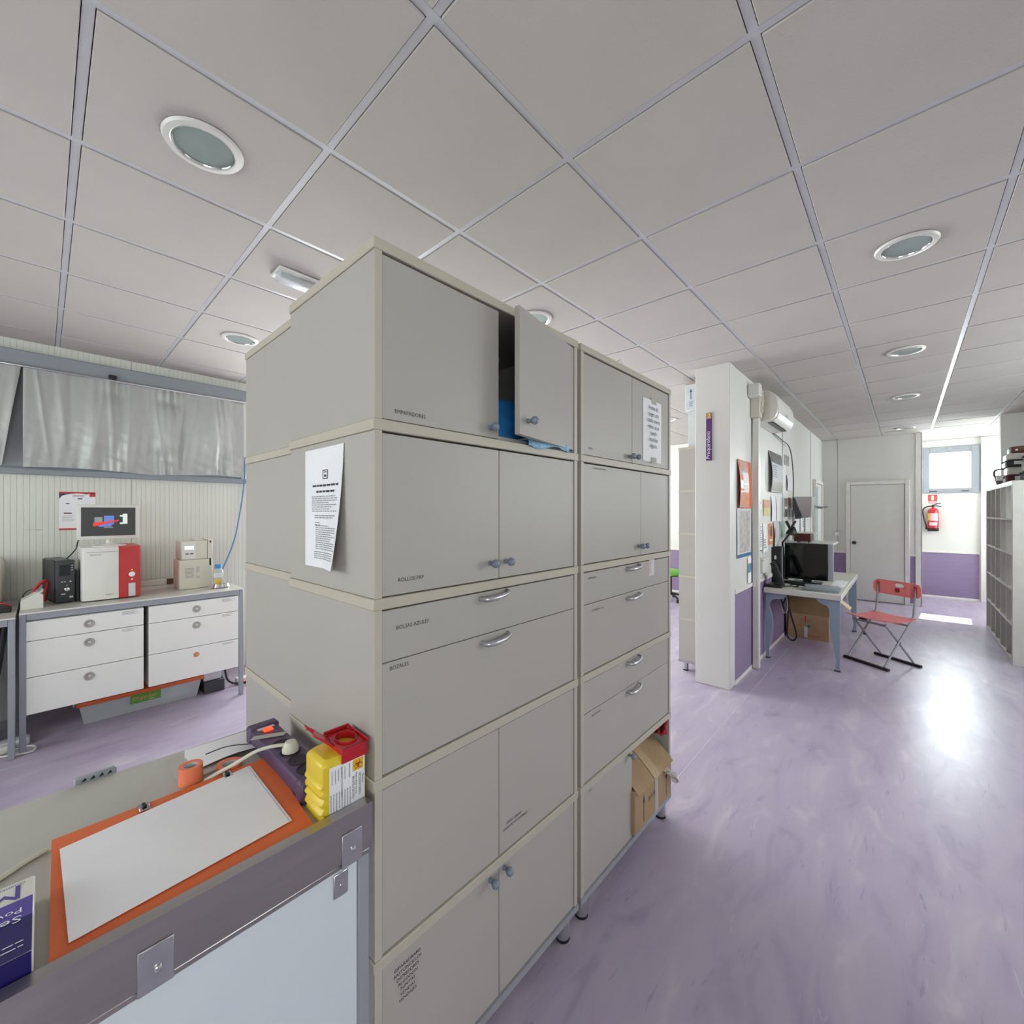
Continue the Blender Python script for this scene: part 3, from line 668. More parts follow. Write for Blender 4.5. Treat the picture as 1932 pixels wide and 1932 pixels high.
t = thing('harness_straps', 'red and black straps hanging in the open lower cabinet', 'strap', (-.93, 2.085, .44))
for i in range(6):
    x = -.935 + .011 * i; MB().tube([(x, 2.097, .485), (x + .012, 2.082 - .006 * (i % 3), .455), (x - .006, 2.077, .43 - .012 * (i % 2)), (x + .008, 2.090, .40 + .01 * (i % 3))], .0075, 8, smooth=4).build('strap', (RED, BLACK, RED)[i % 3], t)
bx('buckle', CHROME, t, -.925, -.905, 2.072, 2.080, .44, .462, bev=.003)

# ------------------------------------------------------------------ steel table in the foreground
TX0, TX1, TY0, TY1, TZ = -1.447, -.85, -1.35, .482, .866
t = thing('steel_table', 'stainless steel work table in the foreground against the near cabinet', 'table', ((TX0 + TX1) / 2, (TY0 + TY1) / 2, 0))
bx('worktop', TABTOP, t, TX0, TX1 - .031, TY0 + .002, TY1 - .002, TZ - .022, TZ, bev=.002)
m = MB(); m.prism([(TX1, .888), (TX1 - .030, .884), (TX1 - .030, .862), (TX1 - .008, .860), (TX1 - .008, .80), (TX1 - .0, .792)], 'xz', TY0, TY1); m.build('front_rail', STEEL, t)
bx('rail_lip', STEEL, t, TX1 - .03, TX1 - .002, TY0, TY1 - .004, .778, .7915, bev=.003)
bx('back_rail', STEEL, t, TX0, TX0 + .02, TY0 + .01, TY1 - .01, TZ - .07, TZ - .0225)
for y in (TY1 - .028, TY0 + .002):
    for x in (TX0 + .002, TX1 - .034): bx('leg', GREYMET, t, x, x + .026, y, y + .026, 0, .778 if x > -1.2 else TZ - .022, bev=.003)
bx('end_cap', DARKGREY, t, TX1 - .028, TX1 - .009, TY1 - .012, TY1 + .002, .80, .872)
m = MB(); m.box(TX1 - .012, TX1 - .0085, TY0 + .03, TY1 - .032, .04, .776); m.build('front_panel', LIGHTPANEL, t)
for y in (.118, .435):
    b = bx('bracket', SILVER, t, TX1, TX1 + .003, y - .022, y + .022, .782, .850, bev=.001)
    MB().lathe((TX1 + .003, y + .002, .812), (1, 0, 0), [(.006, 0), (.0055, .003), (.003, .0045), (0, .0047)], 12).build('screw', CHROME, b)
b = bx('hinge_plate', SILVER, t, TX1 - .0085, TX1 - .006, .400, .430, .722, .772, bev=.002)
MB().lathe((TX1 - .006, .415, .745), (1, 0, 0), [(.003, 0), (.002, .001), (0, .0012)], 10).build('screw', CHROME, b)
# glove box at the left edge
t = thing('glove_box', 'violet and white glove box at the left edge of the steel table', 'box', (-.97, -.07, TZ))
gz = TZ + .046
bx('carton', WHITEP, t, -1.065, -.884, -.245, -.008, TZ + .0005, gz, bev=.002)
m = MB(); m.quad((-.8845, -.244, gz + .0004), (-.8845, -.010, gz + .0004), (-.965, -.010, gz + .0004), (-.965, -.244, gz + .0004)); m.quad((-.8836, -.244, gz), (-.8836, -.010, gz), (-.8836, -.010, TZ + .006), (-.8836, -.244, TZ + .006)); m.build('navy_band', NAVY, t)
m = MB(); m.quad((-.965, -.244, gz + .0004), (-.965, -.010, gz + .0004), (-1.012, -.010, gz + .0004), (-1.012, -.244, gz + .0004)); m.build('violet_band', PURPLEP, t)
m = MB(); lettering(m, 'ME', .052, (-1.052, -.020, gz), 'topback', 'LEFT'); m.build('brand_print', PURPLEP, t)
m = MB(); lettering(m, 'Sensitive', .020, (-.972, -.020, gz + .0006), 'topback', 'LEFT', xs=1.2); lettering(m, 'Powder-free', .017, (-.990, -.020, gz + .0006), 'topback', 'LEFT'); lines(m, (-.90, -.018, gz + .0003), 'topback', .09, .02, 2, .18); m.build('white_print', PAPER, t)
m = MB(); lettering(m, 'Guantes de nitrilo', .010, (-1.058, -.018, gz), 'topback', 'LEFT'); m.build('small_print', GREYINK, t)
# orange folder with sheets
t = thing('orange_folder', 'orange folder lying open-faced on the steel table', 'folder', (-1.05, .2, TZ))
m = MB(); m.prism([(-1.222, .012), (-1.226, .400), (-.884, .372), (-.886, .006)], 'xy', TZ + .006, TZ + .010); m.build('cover', ORANGE, t)
m = MB(); m.prism([(-1.216, .012), (-1.220, .394), (-.888, .368), (-.888, .010)], 'xy', TZ + .0005, TZ + .006); m.build('inner_sheets', PAPER, t)
for (x, y) in ((-1.206, .302), (-1.206, .148)):
    c_ = bx('metal_clip', CHROME, t, x - .016, x + .012, y - .009, y + .009, TZ + .0102, TZ + .014, bev=.001)
    bx('clip_lever', BLACK, c_, x - .012, x + .006, y - .004, y + .004, TZ + .0142, TZ + .018, bev=.0015)
t = thing('paper_sheets', 'blank white sheets on the orange folder', 'paper', (-1.05, .19, TZ + .010))
base = [(-1.172, .024), (-1.208, .347), (-.930, .343), (-.908, .028)]
for i in range(3):
    dx, dy = .002 * i - .004, (.0, .004, -.002)[i]
    MB().prism([(x + dx, y + dy) for x, y in base], 'xy', TZ + .0102 + .0012 * i, TZ + .0112 + .0012 * i).build('sheet', PAPER, t)
# tape rolls
def roll(x, y, z, r, h, label, flat=True):
    t = thing('tape_roll', label, 'tape', (x, y, z)); n = 28
    out = [(x + r * math.cos(2 * math.pi * i / n), y + r * math.sin(2 * math.pi * i / n)) for i in range(n)]
    inn = [(x + r * .62 * math.cos(2 * math.pi * i / n), y + r * .62 * math.sin(2 * math.pi * i / n)) for i in range(n)]
    inn2 = [(x + r * .54 * math.cos(2 * math.pi * i / n), y + r * .54 * math.sin(2 * math.pi * i / n)) for i in range(n)]
    MB().ring(out, inn, 'xy', z + .0005, z + h).build('tape', CORAL, t); MB().ring(inn, inn2, 'xy', z + .0006, z + h - .002).build('core', PAPER2, t)
roll(-1.262, .240, TZ, .024, .042, 'coral orange tape roll standing behind the folder')
roll(-1.258, .318, TZ, .028, .014, 'flat coral orange tape roll half under the folder')
# loose sheets at the back of the table
def loose(name, label, pts, z, mat, bow=.01):
    a, b, c, d = [Vector((p[0], p[1], 0)) for p in pts]
    o = MB().sheet(lambda u, v: (a * (1 - u) + b * u) * (1 - v) + (d * (1 - u) + c * u) * v + Vector((0, 0, z + bow * math.sin(math.pi * u) * v)), 8, 8, off=(0, 0, .0006)).build(name, mat); return tag(o, label, 'paper')
loose('crumpled_sheet', 'crumpled printed sheets at the back of the steel table', [(-1.44, .26), (-1.43, .475), (-1.28, .46), (-1.30, .235)], TZ + .001, PAPER, .016)
loose('clear_sleeve', 'clear plastic sleeve under the crumpled sheets', [(-1.42, .215), (-1.43, .30), (-1.28, .33), (-1.25, .22)], TZ + .0004, CLEARFILM, .004)
o = MB().tube([(-1.335, .285, TZ + .020), (-1.325, .33, TZ + .026), (-1.30, .375, TZ + .024)], .0016, 8, smooth=4).build('loose_wire', DARKGREY); tag(o, 'thin dark wire on the crumpled sheets', 'wire')
# violet power strip leaning across the table
t = thing('power_strip', 'dark violet power strip on the steel table beside the cabinet', 'power strip', (-1.14, .42, TZ))
PX0, PX1, PY0, PY1, PZ = -1.345, -.978, .385, .452, TZ + .048
m = MB(); m.box(PX0, PX1, PY0, PY1, TZ + .0005, PZ, bev=.007, seg=2); m.build('body', VIOLET, t)
bx('end_collar', VIOLET, t, PX0 - .004, PX0 + .03, PY0 - .004, PY1 + .004, TZ + .0008, PZ + .005, bev=.005); bx('end_collar', VIOLET, t, PX1 - .03, PX1 + .004, PY0 - .004, PY1 + .004, TZ + .0008, PZ + .003, bev=.005)
for k in range(5):
    x = -1.185 + .052 * k; s_ = MB().lathe((x, (PY0 + PY1) / 2, PZ), (0, 0, 1), [(.0, .0003), (.021, .0003), (.0225, .0022), (.0245, .0022), (.0245, -.002)], 24).build('socket', VIOLETD, t)
    MB().cyl((x, .41, PZ + .0006), (x, .41, PZ + .0012), .0028, seg=8).cyl((x, .427, PZ + .0006), (x, .427, PZ + .0012), .0028, seg=8).build('socket_hole', BLACK, s_)
bx('rocker_switch', LEDO, t, -1.300, -1.278, .405, .430, PZ + .0005, PZ + .007, bev=.003); bx('rating_label', PAPER2, t, -1.315, -1.303, .398, .44, PZ, PZ + .0008)
m = MB(); m.prism([(-1.275, .38), (-1.262, .365), (-1.225, .435), (-1.238, .45)], 'xy', PZ + .0025, PZ + .0035); tag(m.build('plastic_tag', CLEARFILM), 'clear plastic tag lying across the violet power strip', 'tag')
t = thing('power_plug', 'grey-white plug with cable in the violet power strip', 'plug', (-1.133, .42, PZ))
MB().lathe((-1.133, .4185, PZ + .0025), (0, 0, 1), [(.019, 0), (.0195, .008), (.016, .016), (.012, .024), (0, .026)], 20).build('plug_body', CREAMP, t)
MB().tube([(-1.133, .418, PZ + .018), (-1.148, .385, PZ + .022), (-1.17, .352, PZ + .014), (-1.20, .315, PZ - .012), (-1.222, .285, TZ + .018), (-1.232, .262, TZ + .006)], .0042, 8, smooth=6).build('cable', CREAMP, t)
o = MB().tube([(-1.205, .006, TZ + .0045), (-1.192, -.02, TZ + .0045), (-1.165, -.06, TZ + .0045), (-1.15, -.12, TZ + .0045), (-1.16, -.3, TZ + .0045)], .0042, 8, smooth=6).build('table_cable', CREAMP); tag(o, 'cream cable running from under the folder past the glove box', 'cable')
# small tray clipped at the back edge
t = thing('vented_tray', 'small grey tray with dark slanted slots on the table\'s back edge', 'tray', (-1.44, .085, TZ))
bx('tray_body', GREYMET, t, -1.462, -1.4475, .05, .125, TZ - .03, TZ + .014, bev=.003)
m = MB()
for k in range(4): y = .062 + .015 * k; m.add([(-1.447, y, TZ + .002), (-1.447, y + .010, TZ + .004), (-1.447, y + .007, TZ + .011)], [(0, 1, 2)])
m.build('slot', BLACK, t)
# yellow sharps container
t = thing('sharps_container', 'yellow medical waste container with open red lid beside the cabinet', 'container', (-.925, .438, TZ))
SX0, SX1, SY0, SY1, SH = -.972, -.884, .388, .488, .128
def sharps(u_prof):
    m = MB(); prof = []
    n = 26
    for i in range(n + 1):
        h = i / n; w = 0
        if .06 < h < .62: w = .0035 * math.sin((h - .06) / .56 * math.pi * 2 * 4) 
        top = max(0, (h - .90) / .10); prof.append((TZ + .0005 + SH * h, w, .010 * top ** 1.6))
    v = []; f = []
    for (z, w, tp) in prof:
        a0, a1, b0, b1 = SX0 + tp, SX1 - tp * .6, SY0 + tp + w, SY1 - tp * .4; r = .010
        pts = [(a0, b0 + r), (a0 + r * .3, b0 + r * .3), (a0 + r, b0), (a1 - r, b0), (a1 - r * .3, b0 + r * .3), (a1, b0 + r), (a1, b1 - r), (a1 - r * .3, b1 - r * .3), (a1 - r, b1), (a0 + r, b1), (a0 + r * .3, b1 - r * .3), (a0, b1 - r)]
        v += [(x, y, z) for x, y in pts]
    k = 12
    for i in range(n): f += [(i * k + j, i * k + (j + 1) % k, (i + 1) * k + (j + 1) % k, (i + 1) * k + j) for j in range(k)]
    f += [tuple(range(k))[::-1], tuple(n * k + j for j in range(k))]
    return m.add(v, f)
sharps(0).build('body', YELLOW, t)
lz = TZ + SH + .0005; n = 24; lcx, lcy = -.925, .459
out = [];
for i in range(n):
    a = 2 * math.pi * (i + .5) / n; c_, s_ = math.cos(a), math.sin(a); k = min(.047 / max(abs(c_), 1e-6), .030 / max(abs(s_), 1e-6)); out.append((lcx + c_ * k, lcy + s_ * k))
inn = [(lcx + .027 * math.cos(2 * math.pi * (i + .5) / n), lcy + .021 * math.sin(2 * math.pi * (i + .5) / n)) for i in range(n)]
lid = MB().ring(out, inn, 'xy', lz, lz + .012).build('lid', RED, t)
bx('lid_apron', RED, t, SX1 - .001, SX1 + .003, lcy - .030, lcy + .030, lz - .018, lz + .012, bev=.001)
bx('lid_rim', RED, lid, lcx - .047, lcx - .043, lcy - .03, lcy + .03, lz + .012, lz + .020, bev=.001); bx('lid_rim', RED, lid, lcx - .047, lcx + .047, lcy + .027, lcy + .030, lz + .012, lz + .018, bev=.001)
MB().ring([(p[0] * .0 + lcx + (p[0] - lcx) * 1.08, lcy + (p[1] - lcy) * 1.08) for p in inn], inn, 'xy', lz + .012, lz + .016).build('opening_collar', RED, lid)
MB().cyl((lcx, lcy, lz - .0002), (lcx, lcy, lz + .0003), .020, seg=20).build('opening_floor', YELLOWL, lid)
m = MB(); a_ = Vector((-.934, .432, lz + .010)); d_ = Vector((-.20, -.55, .50)).normalized(); s_ = Vector((1, -.2, .0)).normalized() * .019
for k in range(1): m.add([a_ - s_, a_ + s_, a_ + s_ + d_ * .05, a_ - s_ + d_ * .05] + [p + Vector((.0, -.003, -.003)) for p in (a_ - s_, a_ + s_, a_ + s_ + d_ * .05, a_ - s_ + d_ * .05)], [(0, 1, 2, 3), (7, 6, 5, 4), (0, 4, 5, 1), (1, 5, 6, 2), (2, 6, 7, 3), (3, 7, 4, 0)])
m.build('cap_flap', RED, t)
MB().tube([a_ + d_ * .05, a_ + d_ * .062, a_ + d_ * .07 + Vector((-.004, 0, .003))], [.004, .003, .0015], 8).tube([a_ + d_ * .06, a_ + d_ * .068 + Vector((.004, -.003, -.002))], [.002, .001], 6).build('cap_latch', RED, t)
lx = SX1 + .0004
lab = bx('label', PAPER, t, SX1, lx, SY0 + .015, SY1 - .006, TZ + .005, TZ + SH - .016)
bx('hazard_square', YELLOWL, lab, lx, lx + .0003, SY1 - .034, SY1 - .010, TZ + SH - .044, TZ + SH - .020)
m = MB(); hc = (SY1 - .022, TZ + SH - .032)
def arc(mb, cy_, cz_, r, w, a0, a1, n=14):
    for i in range(n):
        p, q = a0 + (a1 - a0) * i / n, a0 + (a1 - a0) * (i + 1) / n
        mb.quad(*[(lx + .0008, cy_ + rr * math.cos(a), cz_ + rr * math.sin(a)) for rr, a in ((r - w, p), (r + w, p), (r + w, q), (r - w, q))])
for k in range(3):
    a = math.pi / 2 + k * 2 * math.pi / 3; arc(m, hc[0] + .0052 * math.cos(a), hc[1] + .0052 * math.sin(a), .0046, .0007, a + .5, a + 2 * math.pi - .5)
arc(m, hc[0], hc[1], .0036, .0005, 0, 2 * math.pi); m.build('biohazard_symbol', RED, lab)
m = MB(); RB = (Vector((0, 0, -1)), Vector((0, 1, 0)), Vector((1, 0, 0)))
for (s_, sz, y_, z_) in (('Residuo', .0062, SY1 - .0125, TZ + SH - .058), ('BIOSANITARIO', .0072, SY1 - .020, TZ + SH - .052), ('Naturaleza de los', .0066, SY1 - .0275, TZ + SH - .048), ('BIOPELIGROSO', .0072, SY1 - .035, TZ + SH - .054),
                          ('BIOPELIGROSO', .0046, SY1 - .043, TZ + SH - .022), ('Q14//D15//S1//C35/H9//A841', .0054, SY1 - .060, TZ + SH - .022)):
    lettering(m, s_, sz, (lx, y_, z_), basis=RB)
m.build('label_heading', INK, lab)
m = MB()
for k in range(5): lines(m, (lx, SY0 + .022 + .007 * k, TZ + SH - .024), RB, .03, .004, 1, .4)
for k in range(8): lines(m, (lx, SY0 + .020 + .006 * k, TZ + .055), RB, .045, .004, 1, .45)
m.build('label_small_print', GREYINK, lab)

# ------------------------------------------------------------------ lab bench at the window wall
def bench(label, x1, y0, y1, h):
    t = thing('lab_bench', label, 'bench', ((XL + x1) / 2, (y0 + y1) / 2, 0)); x0 = XL + .03
    bx('worktop', TABTOP, t, x0, x1 + .008, y0, y1, h - .012, h, bev=.002)
    bx('top_edge', WHITEP, t, x1 + .0082, x1 + .0095, y0, y1, h - .010, h - .001)
    bx('front_rail', GREYMET, t, x1 - .025, x1 + .004, y0 + .0305, y1 - .0305, h - .05, h - .0125); bx('back_rail', GREYMET, t, x0, x0 + .03, y0 + .0305, y1 - .0305, h - .05, h - .0125)
    for y in (y0, y1 - .03):
        bx('side_rail', GREYMET, t, x0 + .0305, x1 - .0265, y, y + .03, h - .05, h - .0125)
        for x in (x0, x1 - .026): bx('leg', GREYMET, t, x, x + .03, y, y + .03, 0, h - .0125, bev=.003)
    return t
BH = .882
b1 = bench('grey framed bench with white drawers under the curtained window', -4.06, -.098, 1.128, BH)
b2 = bench('grey framed bench cut off by the left edge of the photo', -4.02, -1.75, -.112, .868)
def drawer_unit(label, y0, y1, rings):
    z0_, z1_ = .236, .824; t = thing('drawer_unit', label, 'drawers', (-4.3, (y0 + y1) / 2, z0_), 'hanging drawer units under the bench')
    bx('carcass', DRAWERW, t, -4.62, -4.08, y0, y1, z0_, z1_); zsp = [z1_, .699, .470, z0_]; cy_ = (y0 + y1) / 2
    for k in range(3):
        d = bx('drawer', DRAWERW, t, -4.079, -4.058, y0, y1, zsp[k + 1] + .002, zsp[k] - .002, bev=.0015); zc = zsp[k] - .063
        m = MB(); x = -4.058; n = 28
        if rings[k]:
            m.lathe((x, cy_, zc), (1, 0, 0), [(.0, .0006), (.014, .0006), (.016, .005), (.024, .007), (.027, .004), (.0275, 0)], n); o = m.build('pull_ring', M('warm_grey_ring', 'aca7a2', .4), d)
            MB().lathe((x + .0007, cy_ + .003, zc + .001), (1, 0, 0), [(.009, 0), (.0085, .002), (0, .0024)], 18).build('pull_cup', PAPER2, o)
        else: m.lathe((x, cy_, zc), (1, 0, 0), [(.0, .0005), (.017, .0005), (.019, .0012), (.0195, 0)], n).build('pull_hole', SALMON, d)
        if k < 2 or not rings[2]:
            m = MB(); lines(m, (-4.058, y1 - .115, zsp[k] - .012), '+x', .09, .018 if k else .026, 3 if k else 4, .35, .5); m.build('drawer_print', GREYINK, d)
    return t
drawer_unit('left hanging unit of three white drawers under the bench', -.068, .494, (1, 1, 1))
drawer_unit('right hanging unit of three white drawers, lowest without a ring', .523, 1.092, (1, 1, 0))
# analyser with monitor
t = thing('blood_analyser', 'white tabletop analyser with a red right-hand panel', 'analyser', (-4.4, .34, BH))
AZ0, AZ1 = BH + .008, 1.262
m = MB(); m.prism([(-4.62, .182), (-4.245, .182), (-4.222, .188), (-4.212, .205), (-4.210, .374), (-4.62, .374)], 'xy', AZ0, AZ1); m.build('housing', WHITEP, t)
m = MB(); m.prism([(-4.62, .3755), (-4.210, .3755), (-4.214, .47), (-4.225, .492), (-4.25, .500), (-4.62, .500)], 'xy', AZ0, AZ1 - .001); rp = m.build('red_panel', REDW, t)
bx('housing_seam', GREYINK, t, -4.2105, -4.209, .21, .373, AZ1 - .034, AZ1 - .032)
bx('foot', BLACK, t, -4.55, -4.26, .20, .49, BH + .0003, AZ0)
MB().lathe((-4.2122, .447, 1.055), (1, 0, 0), [(.0185, -.002), (.018, .003), (.012, .004), (0, .0042)], 24).build('round_button', PAPER, rp)
MB().lathe((-4.2122, .447, 1.018), (1, 0, 0), [(.006, -.002), (.006, .002), (0, .0022)], 14).build('status_light', PAPER, rp); MB().lathe((-4.2122, .447, 1.087), (1, 0, 0), [(.0045, -.002), (.004, .002), (0, .0022)], 12).build('status_light', LEDY, rp)
bx('sample_slot', PAPER2, rp, -4.2140, -4.2105, .428, .466, AZ0 + .004, .990, bev=.001)
m = MB(); lettering(m, 'PROCYTE', .013, (-4.209, .225, 1.205), '+x'); lettering(m, 'IDEXX', .015, (-4.209, .305, .918), '+x'); m.build('maker_print', GREYINK, t)
t = thing('monitor', 'white flat monitor with dark screen on the analyser', 'monitor', (-4.36, .335, AZ1))
bx('bezel', WHITEP, t, -4.375, -4.338, .165, .502, 1.312, 1.567, bev=.006, seg=2); scn = bx('screen', SCREEN, t, -4.3395, -4.3372, .186, .480, 1.338, 1.546)
MB().lathe((-4.37, .335, AZ1), (0, 0, 1), [(.095, 0), (.095, .005), (.03, .012), (.018, .02), (.018, .06), (0, .061)], 28).build('stand', WHITEP, t)
X_ = -4.3372; F_ = '+x'
m = MB(); rect(m, (X_, .408, 1.500), F_, .026, .075); rect(m, (X_, .392, 1.490), F_, .018, .012); rect(m, (X_, .392, 1.435), F_, .018, .012); m.build('screen_picture_white', SCRW, scn)
m = MB(); rect(m, (X_, .305, 1.486), F_, .055, .065); rect(m, (X_, .277, 1.425), F_, .07, .02); m.build('screen_picture_blue', SCRB, scn)
m = MB(); rect(m, (X_, .255, 1.475), F_, .042, .04); rect(m, (X_, .305, 1.402), F_, .05, .006); m.build('screen_picture_grey', SCRG, scn)
m = MB(); m.quad((X_ + .0012, .248, 1.430), (X_ + .0012, .248, 1.410), (X_ + .0012, .385, 1.446), (X_ + .0012, .385, 1.456)); m.quad((X_ + .0013, .248, 1.436), (X_ + .0013, .248, 1.408), (X_ + .0013, .30, 1.420), (X_ + .0013, .30, 1.442)); m.build('screen_picture_red', SCRR, scn)
# PC tower, built along its own axis then turned
t = thing('computer_tower', 'small black desktop computer tower left of the analyser', 'computer')
bx('case', BLACK, t, -.19, .17, -.046, .046, .012, .295, bev=.006, local=True); bx('front_panel', DARKGREY, t, .1705, .190, -.047, .047, .006, .298, bev=.008, seg=2, local=True)
bx('side_panel', DARKGREY, t, -.188, .165, -.0485, -.0463, .016, .29, local=True); bx('rubber_feet', BLACKMATT, t, -.17, .15, -.04, .04, 0, .0118, local=True)
MB().lathe((.1895, .008, .095), (1, 0, 0), [(.014, 0), (.0135, .004), (.008, .006), (0, .0065)], 20).build('power_button', CHROME, t, local=True)
MB().lathe((.1895, .008, .122), (1, 0, 0), [(.003, 0), (0, .002)], 8).build('power_light', LEDY, t, local=True)
for (y, z, w, h) in ((-.02, .145, .008, .006), (-.006, .145, .007, .006), (.02, .145, .01, .007), (.03, .255, .006, .006), (.03, .24, .006, .006), (.03, .225, .006, .006), (-.02, .06, .02, .008), (.02, .035, .018, .012)): bx('port_icon', PAPER2, t, .1895, .1905, y, y + w, z, z + h, local=True)
bx('drive_bay', BLACK, t, .1898, .1915, -.03, .022, .19, .265, bev=.001, local=True)
place(t, (-4.475, .078, BH), math.radians(9))
tag(bx('router_box', BLACK, None, -4.46, -4.32, .158, .178, BH + .0003, 1.10, bev=.003), 'thin black box squeezed between computer tower and analyser', 'box')
# label printer / scanner
t = thing('label_printer', 'small white wedge-shaped label printer at the bench\'s left end', 'printer', (-4.24, -.05, BH))
m = MB(); m.prism([(-.095, BH + .0005), (.004, BH + .0005), (.004, .965), (-.012, .984), (-.02, .986), (-.095, .935)], 'yz', -4.33, -4.19); m.build('body', WHITEP, t)
m = MB(); m.prism([(-.092, .940), (.0, .996), (.006, .990), (-.085, .932)], 'yz', -4.322, -4.198); m.build('sloped_cover', CREAMP, t); bx('roller', GREYMET, t, -4.31, -4.21, -.03, -.008, .985, .992)
o = MB().tube([(-4.36, -.055, BH + .02), (-4.40, -.03, BH + .11), (-4.42, .02, BH + .15), (-4.44, .01, BH + .01)], .010, 8, smooth=6).build('red_cable_bundle', REDW); tag(o, 'thick red cable bundle behind the label printer', 'cable')
o = MB().tube([(-4.42, -.06, BH + .004), (-4.46, -.09, BH + .05), (-4.52, -.06, BH + .085), (-4.55, .0, BH + .07), (-4.52, -.02, BH + .03), (-4.46, -.07, BH + .02)], .0028, 6, smooth=8).build('looped_cable', DARKGREY); tag(o, 'thin dark cable loop behind the label printer', 'cable')
o = MB().tube([(-4.45, .12, BH + .2935 + .004), (-4.40, .16, BH + .36), (-4.42, .175, BH + .42), (-4.46, .19, BH + .435)], .004, 6, smooth=8).build('monitor_cable', BLACK); tag(o, 'black cable rising from the computer tower to the monitor', 'cable')
t = thing('black_adapter', 'black power adapter with red wires on the left bench', 'adapter', (-4.3, -.19, .868)); bx('adapter_body', BLACK, t, -4.36, -4.24, -.29, -.135, .8685, .90, bev=.005)
MB().tube([(-4.30, -.14, .902), (-4.28, -.17, .925), (-4.30, -.21, .915), (-4.33, -.25, .903)], .005, 6, smooth=5).build('red_wire', REDW, t)
t = thing('centrifuge', 'cream rounded machine just inside the left edge of the photo', 'machine', (-4.45, -.42, .868)); bx('housing', CREAMP, t, -4.76, -4.375, -.58, -.18, .8805, 1.20, bev=.05, seg=4); bx('foot', BLACKMATT, t, -4.7, -4.44, -.54, -.24, .8683, .8805)
bx('control_panel', GREYMET, t, -4.376, -4.372, -.50, -.34, 1.0, 1.12)
# small analyser, bottle, dish
t = thing('electrolyte_analyser', 'small white two-step analyser with glowing display on the bench', 'analyser', (-4.4, .86, BH))
bx('lower_case', CREAMP, t, -4.55, -4.325, .745, .972, BH + .0005, 1.120, bev=.004); up = bx('upper_case', CREAMP, t, -4.55, -4.335, .760, .940, 1.1205, 1.272, bev=.004)
bx('side_tower', CREAMP, t, -4.55, -4.325, .9405, .972, 1.1203, 1.284, bev=.003); bx('top_cap', CREAMP, t, -4.54, -4.36, .858, .915, 1.2723, 1.284, bev=.002)
bx('display_panel', WHITEP, up, -4.3355, -4.332, .766, .860, 1.128, 1.266, bev=.001); bx('display', LCD, up, -4.3322, -4.3312, .783, .845, 1.205, 1.233)
m = MB()
for y in (.788, .820): m.box(-4.3322, -4.3305, y, y + .021, 1.165, 1.174)
m.build('keypad', DARKGREY, up); bx('probe_slot', BLACK, t, -4.3256, -4.3235, .950, .962, 1.065, 1.125, bev=.002); bx('probe_tip', BLACK, t, -4.326, -4.322, .952, .962, 1.255, 1.272)
m = MB(); lines(m, (-4.325, .785, 1.055), '+x', .062, .085, 8, .4, .1, True); lines(m, (-4.325, .858, 1.062), '+x', .03, .05, 5, .4); lines(m, (-4.325, .858, .985), '+x', .03, .02, 2, .4); m.build('case_print', GREYINK, t)
t = thing('reagent_bottle', 'clear bottle with blue cap and yellow label on the bench', 'bottle', (-4.25, .995, BH))
MB().lathe((-4.25, .995, BH), (0, 0, 1), [(.036, .012), (.037, .016), (.037, .13), (.033, .145), (.022, .160), (.021, .172), (0, .172)], 28).build('bottle_body', CLEARBOT, t)
MB().lathe((-4.25, .995, BH), (0, 0, 1), [(.0245, .160), (.0245, .190), (.022, .192), (0, .192)], 28).build('cap', BLUEP, t)
m = MB(); m.sheet(lambda u, v: (-4.25 + .0375 * math.cos(-.9 + 1.2 * u), .995 + .0375 * math.sin(-.9 + 1.2 * u), BH + .035 + .04 * v), 8, 2); m.build('yellow_label', YELLOWL, t)
m = MB(); m.sheet(lambda u, v: (-4.25 + .0375 * math.cos(-1.2 + 1.8 * u), .995 + .0375 * math.sin(-1.2 + 1.8 * u), BH + .085 + .04 * v), 8, 2); m.build('white_label', PAPER2, t)
t = thing('metal_dish', 'shallow metal dish at the foot of the bottle', 'dish', (-4.24, 1.0, BH)); n = 30
MB().lathe((-4.24, 1.01, BH + .0003), (0, 0, 1), [(.060, 0), (.066, .006), (.058, .032), (.048, .036), (.042, .030), (.042, .012), (0, .011)], n).build('dish_body', CHROME, t)
o = MB().tube([(XL + .06, 1.342, 2.05), (XL + .05, 1.335, 1.80), (XL + .05, 1.305, 1.55), (XL + .06, 1.25, 1.25), (XL + .10, 1.16, 1.02), (XL + .2, 1.08, BH + .01)], .006, 8, smooth=8).build('blue_network_cable', SKYCABLE); tag(o, 'blue cable curving down the wall to the bench', 'cable')
t = thing('cable_duct', 'white cable duct lying along the back of the bench', 'duct', (-4.78, .7, BH)); bx('duct', WHITEP, t, -4.797, -4.76, .53, .735, BH + .0003, .925, bev=.002); bx('brown_block', LEATHER, t, -4.797, -4.755, .737, .90, BH + .0003, .925, bev=.002)
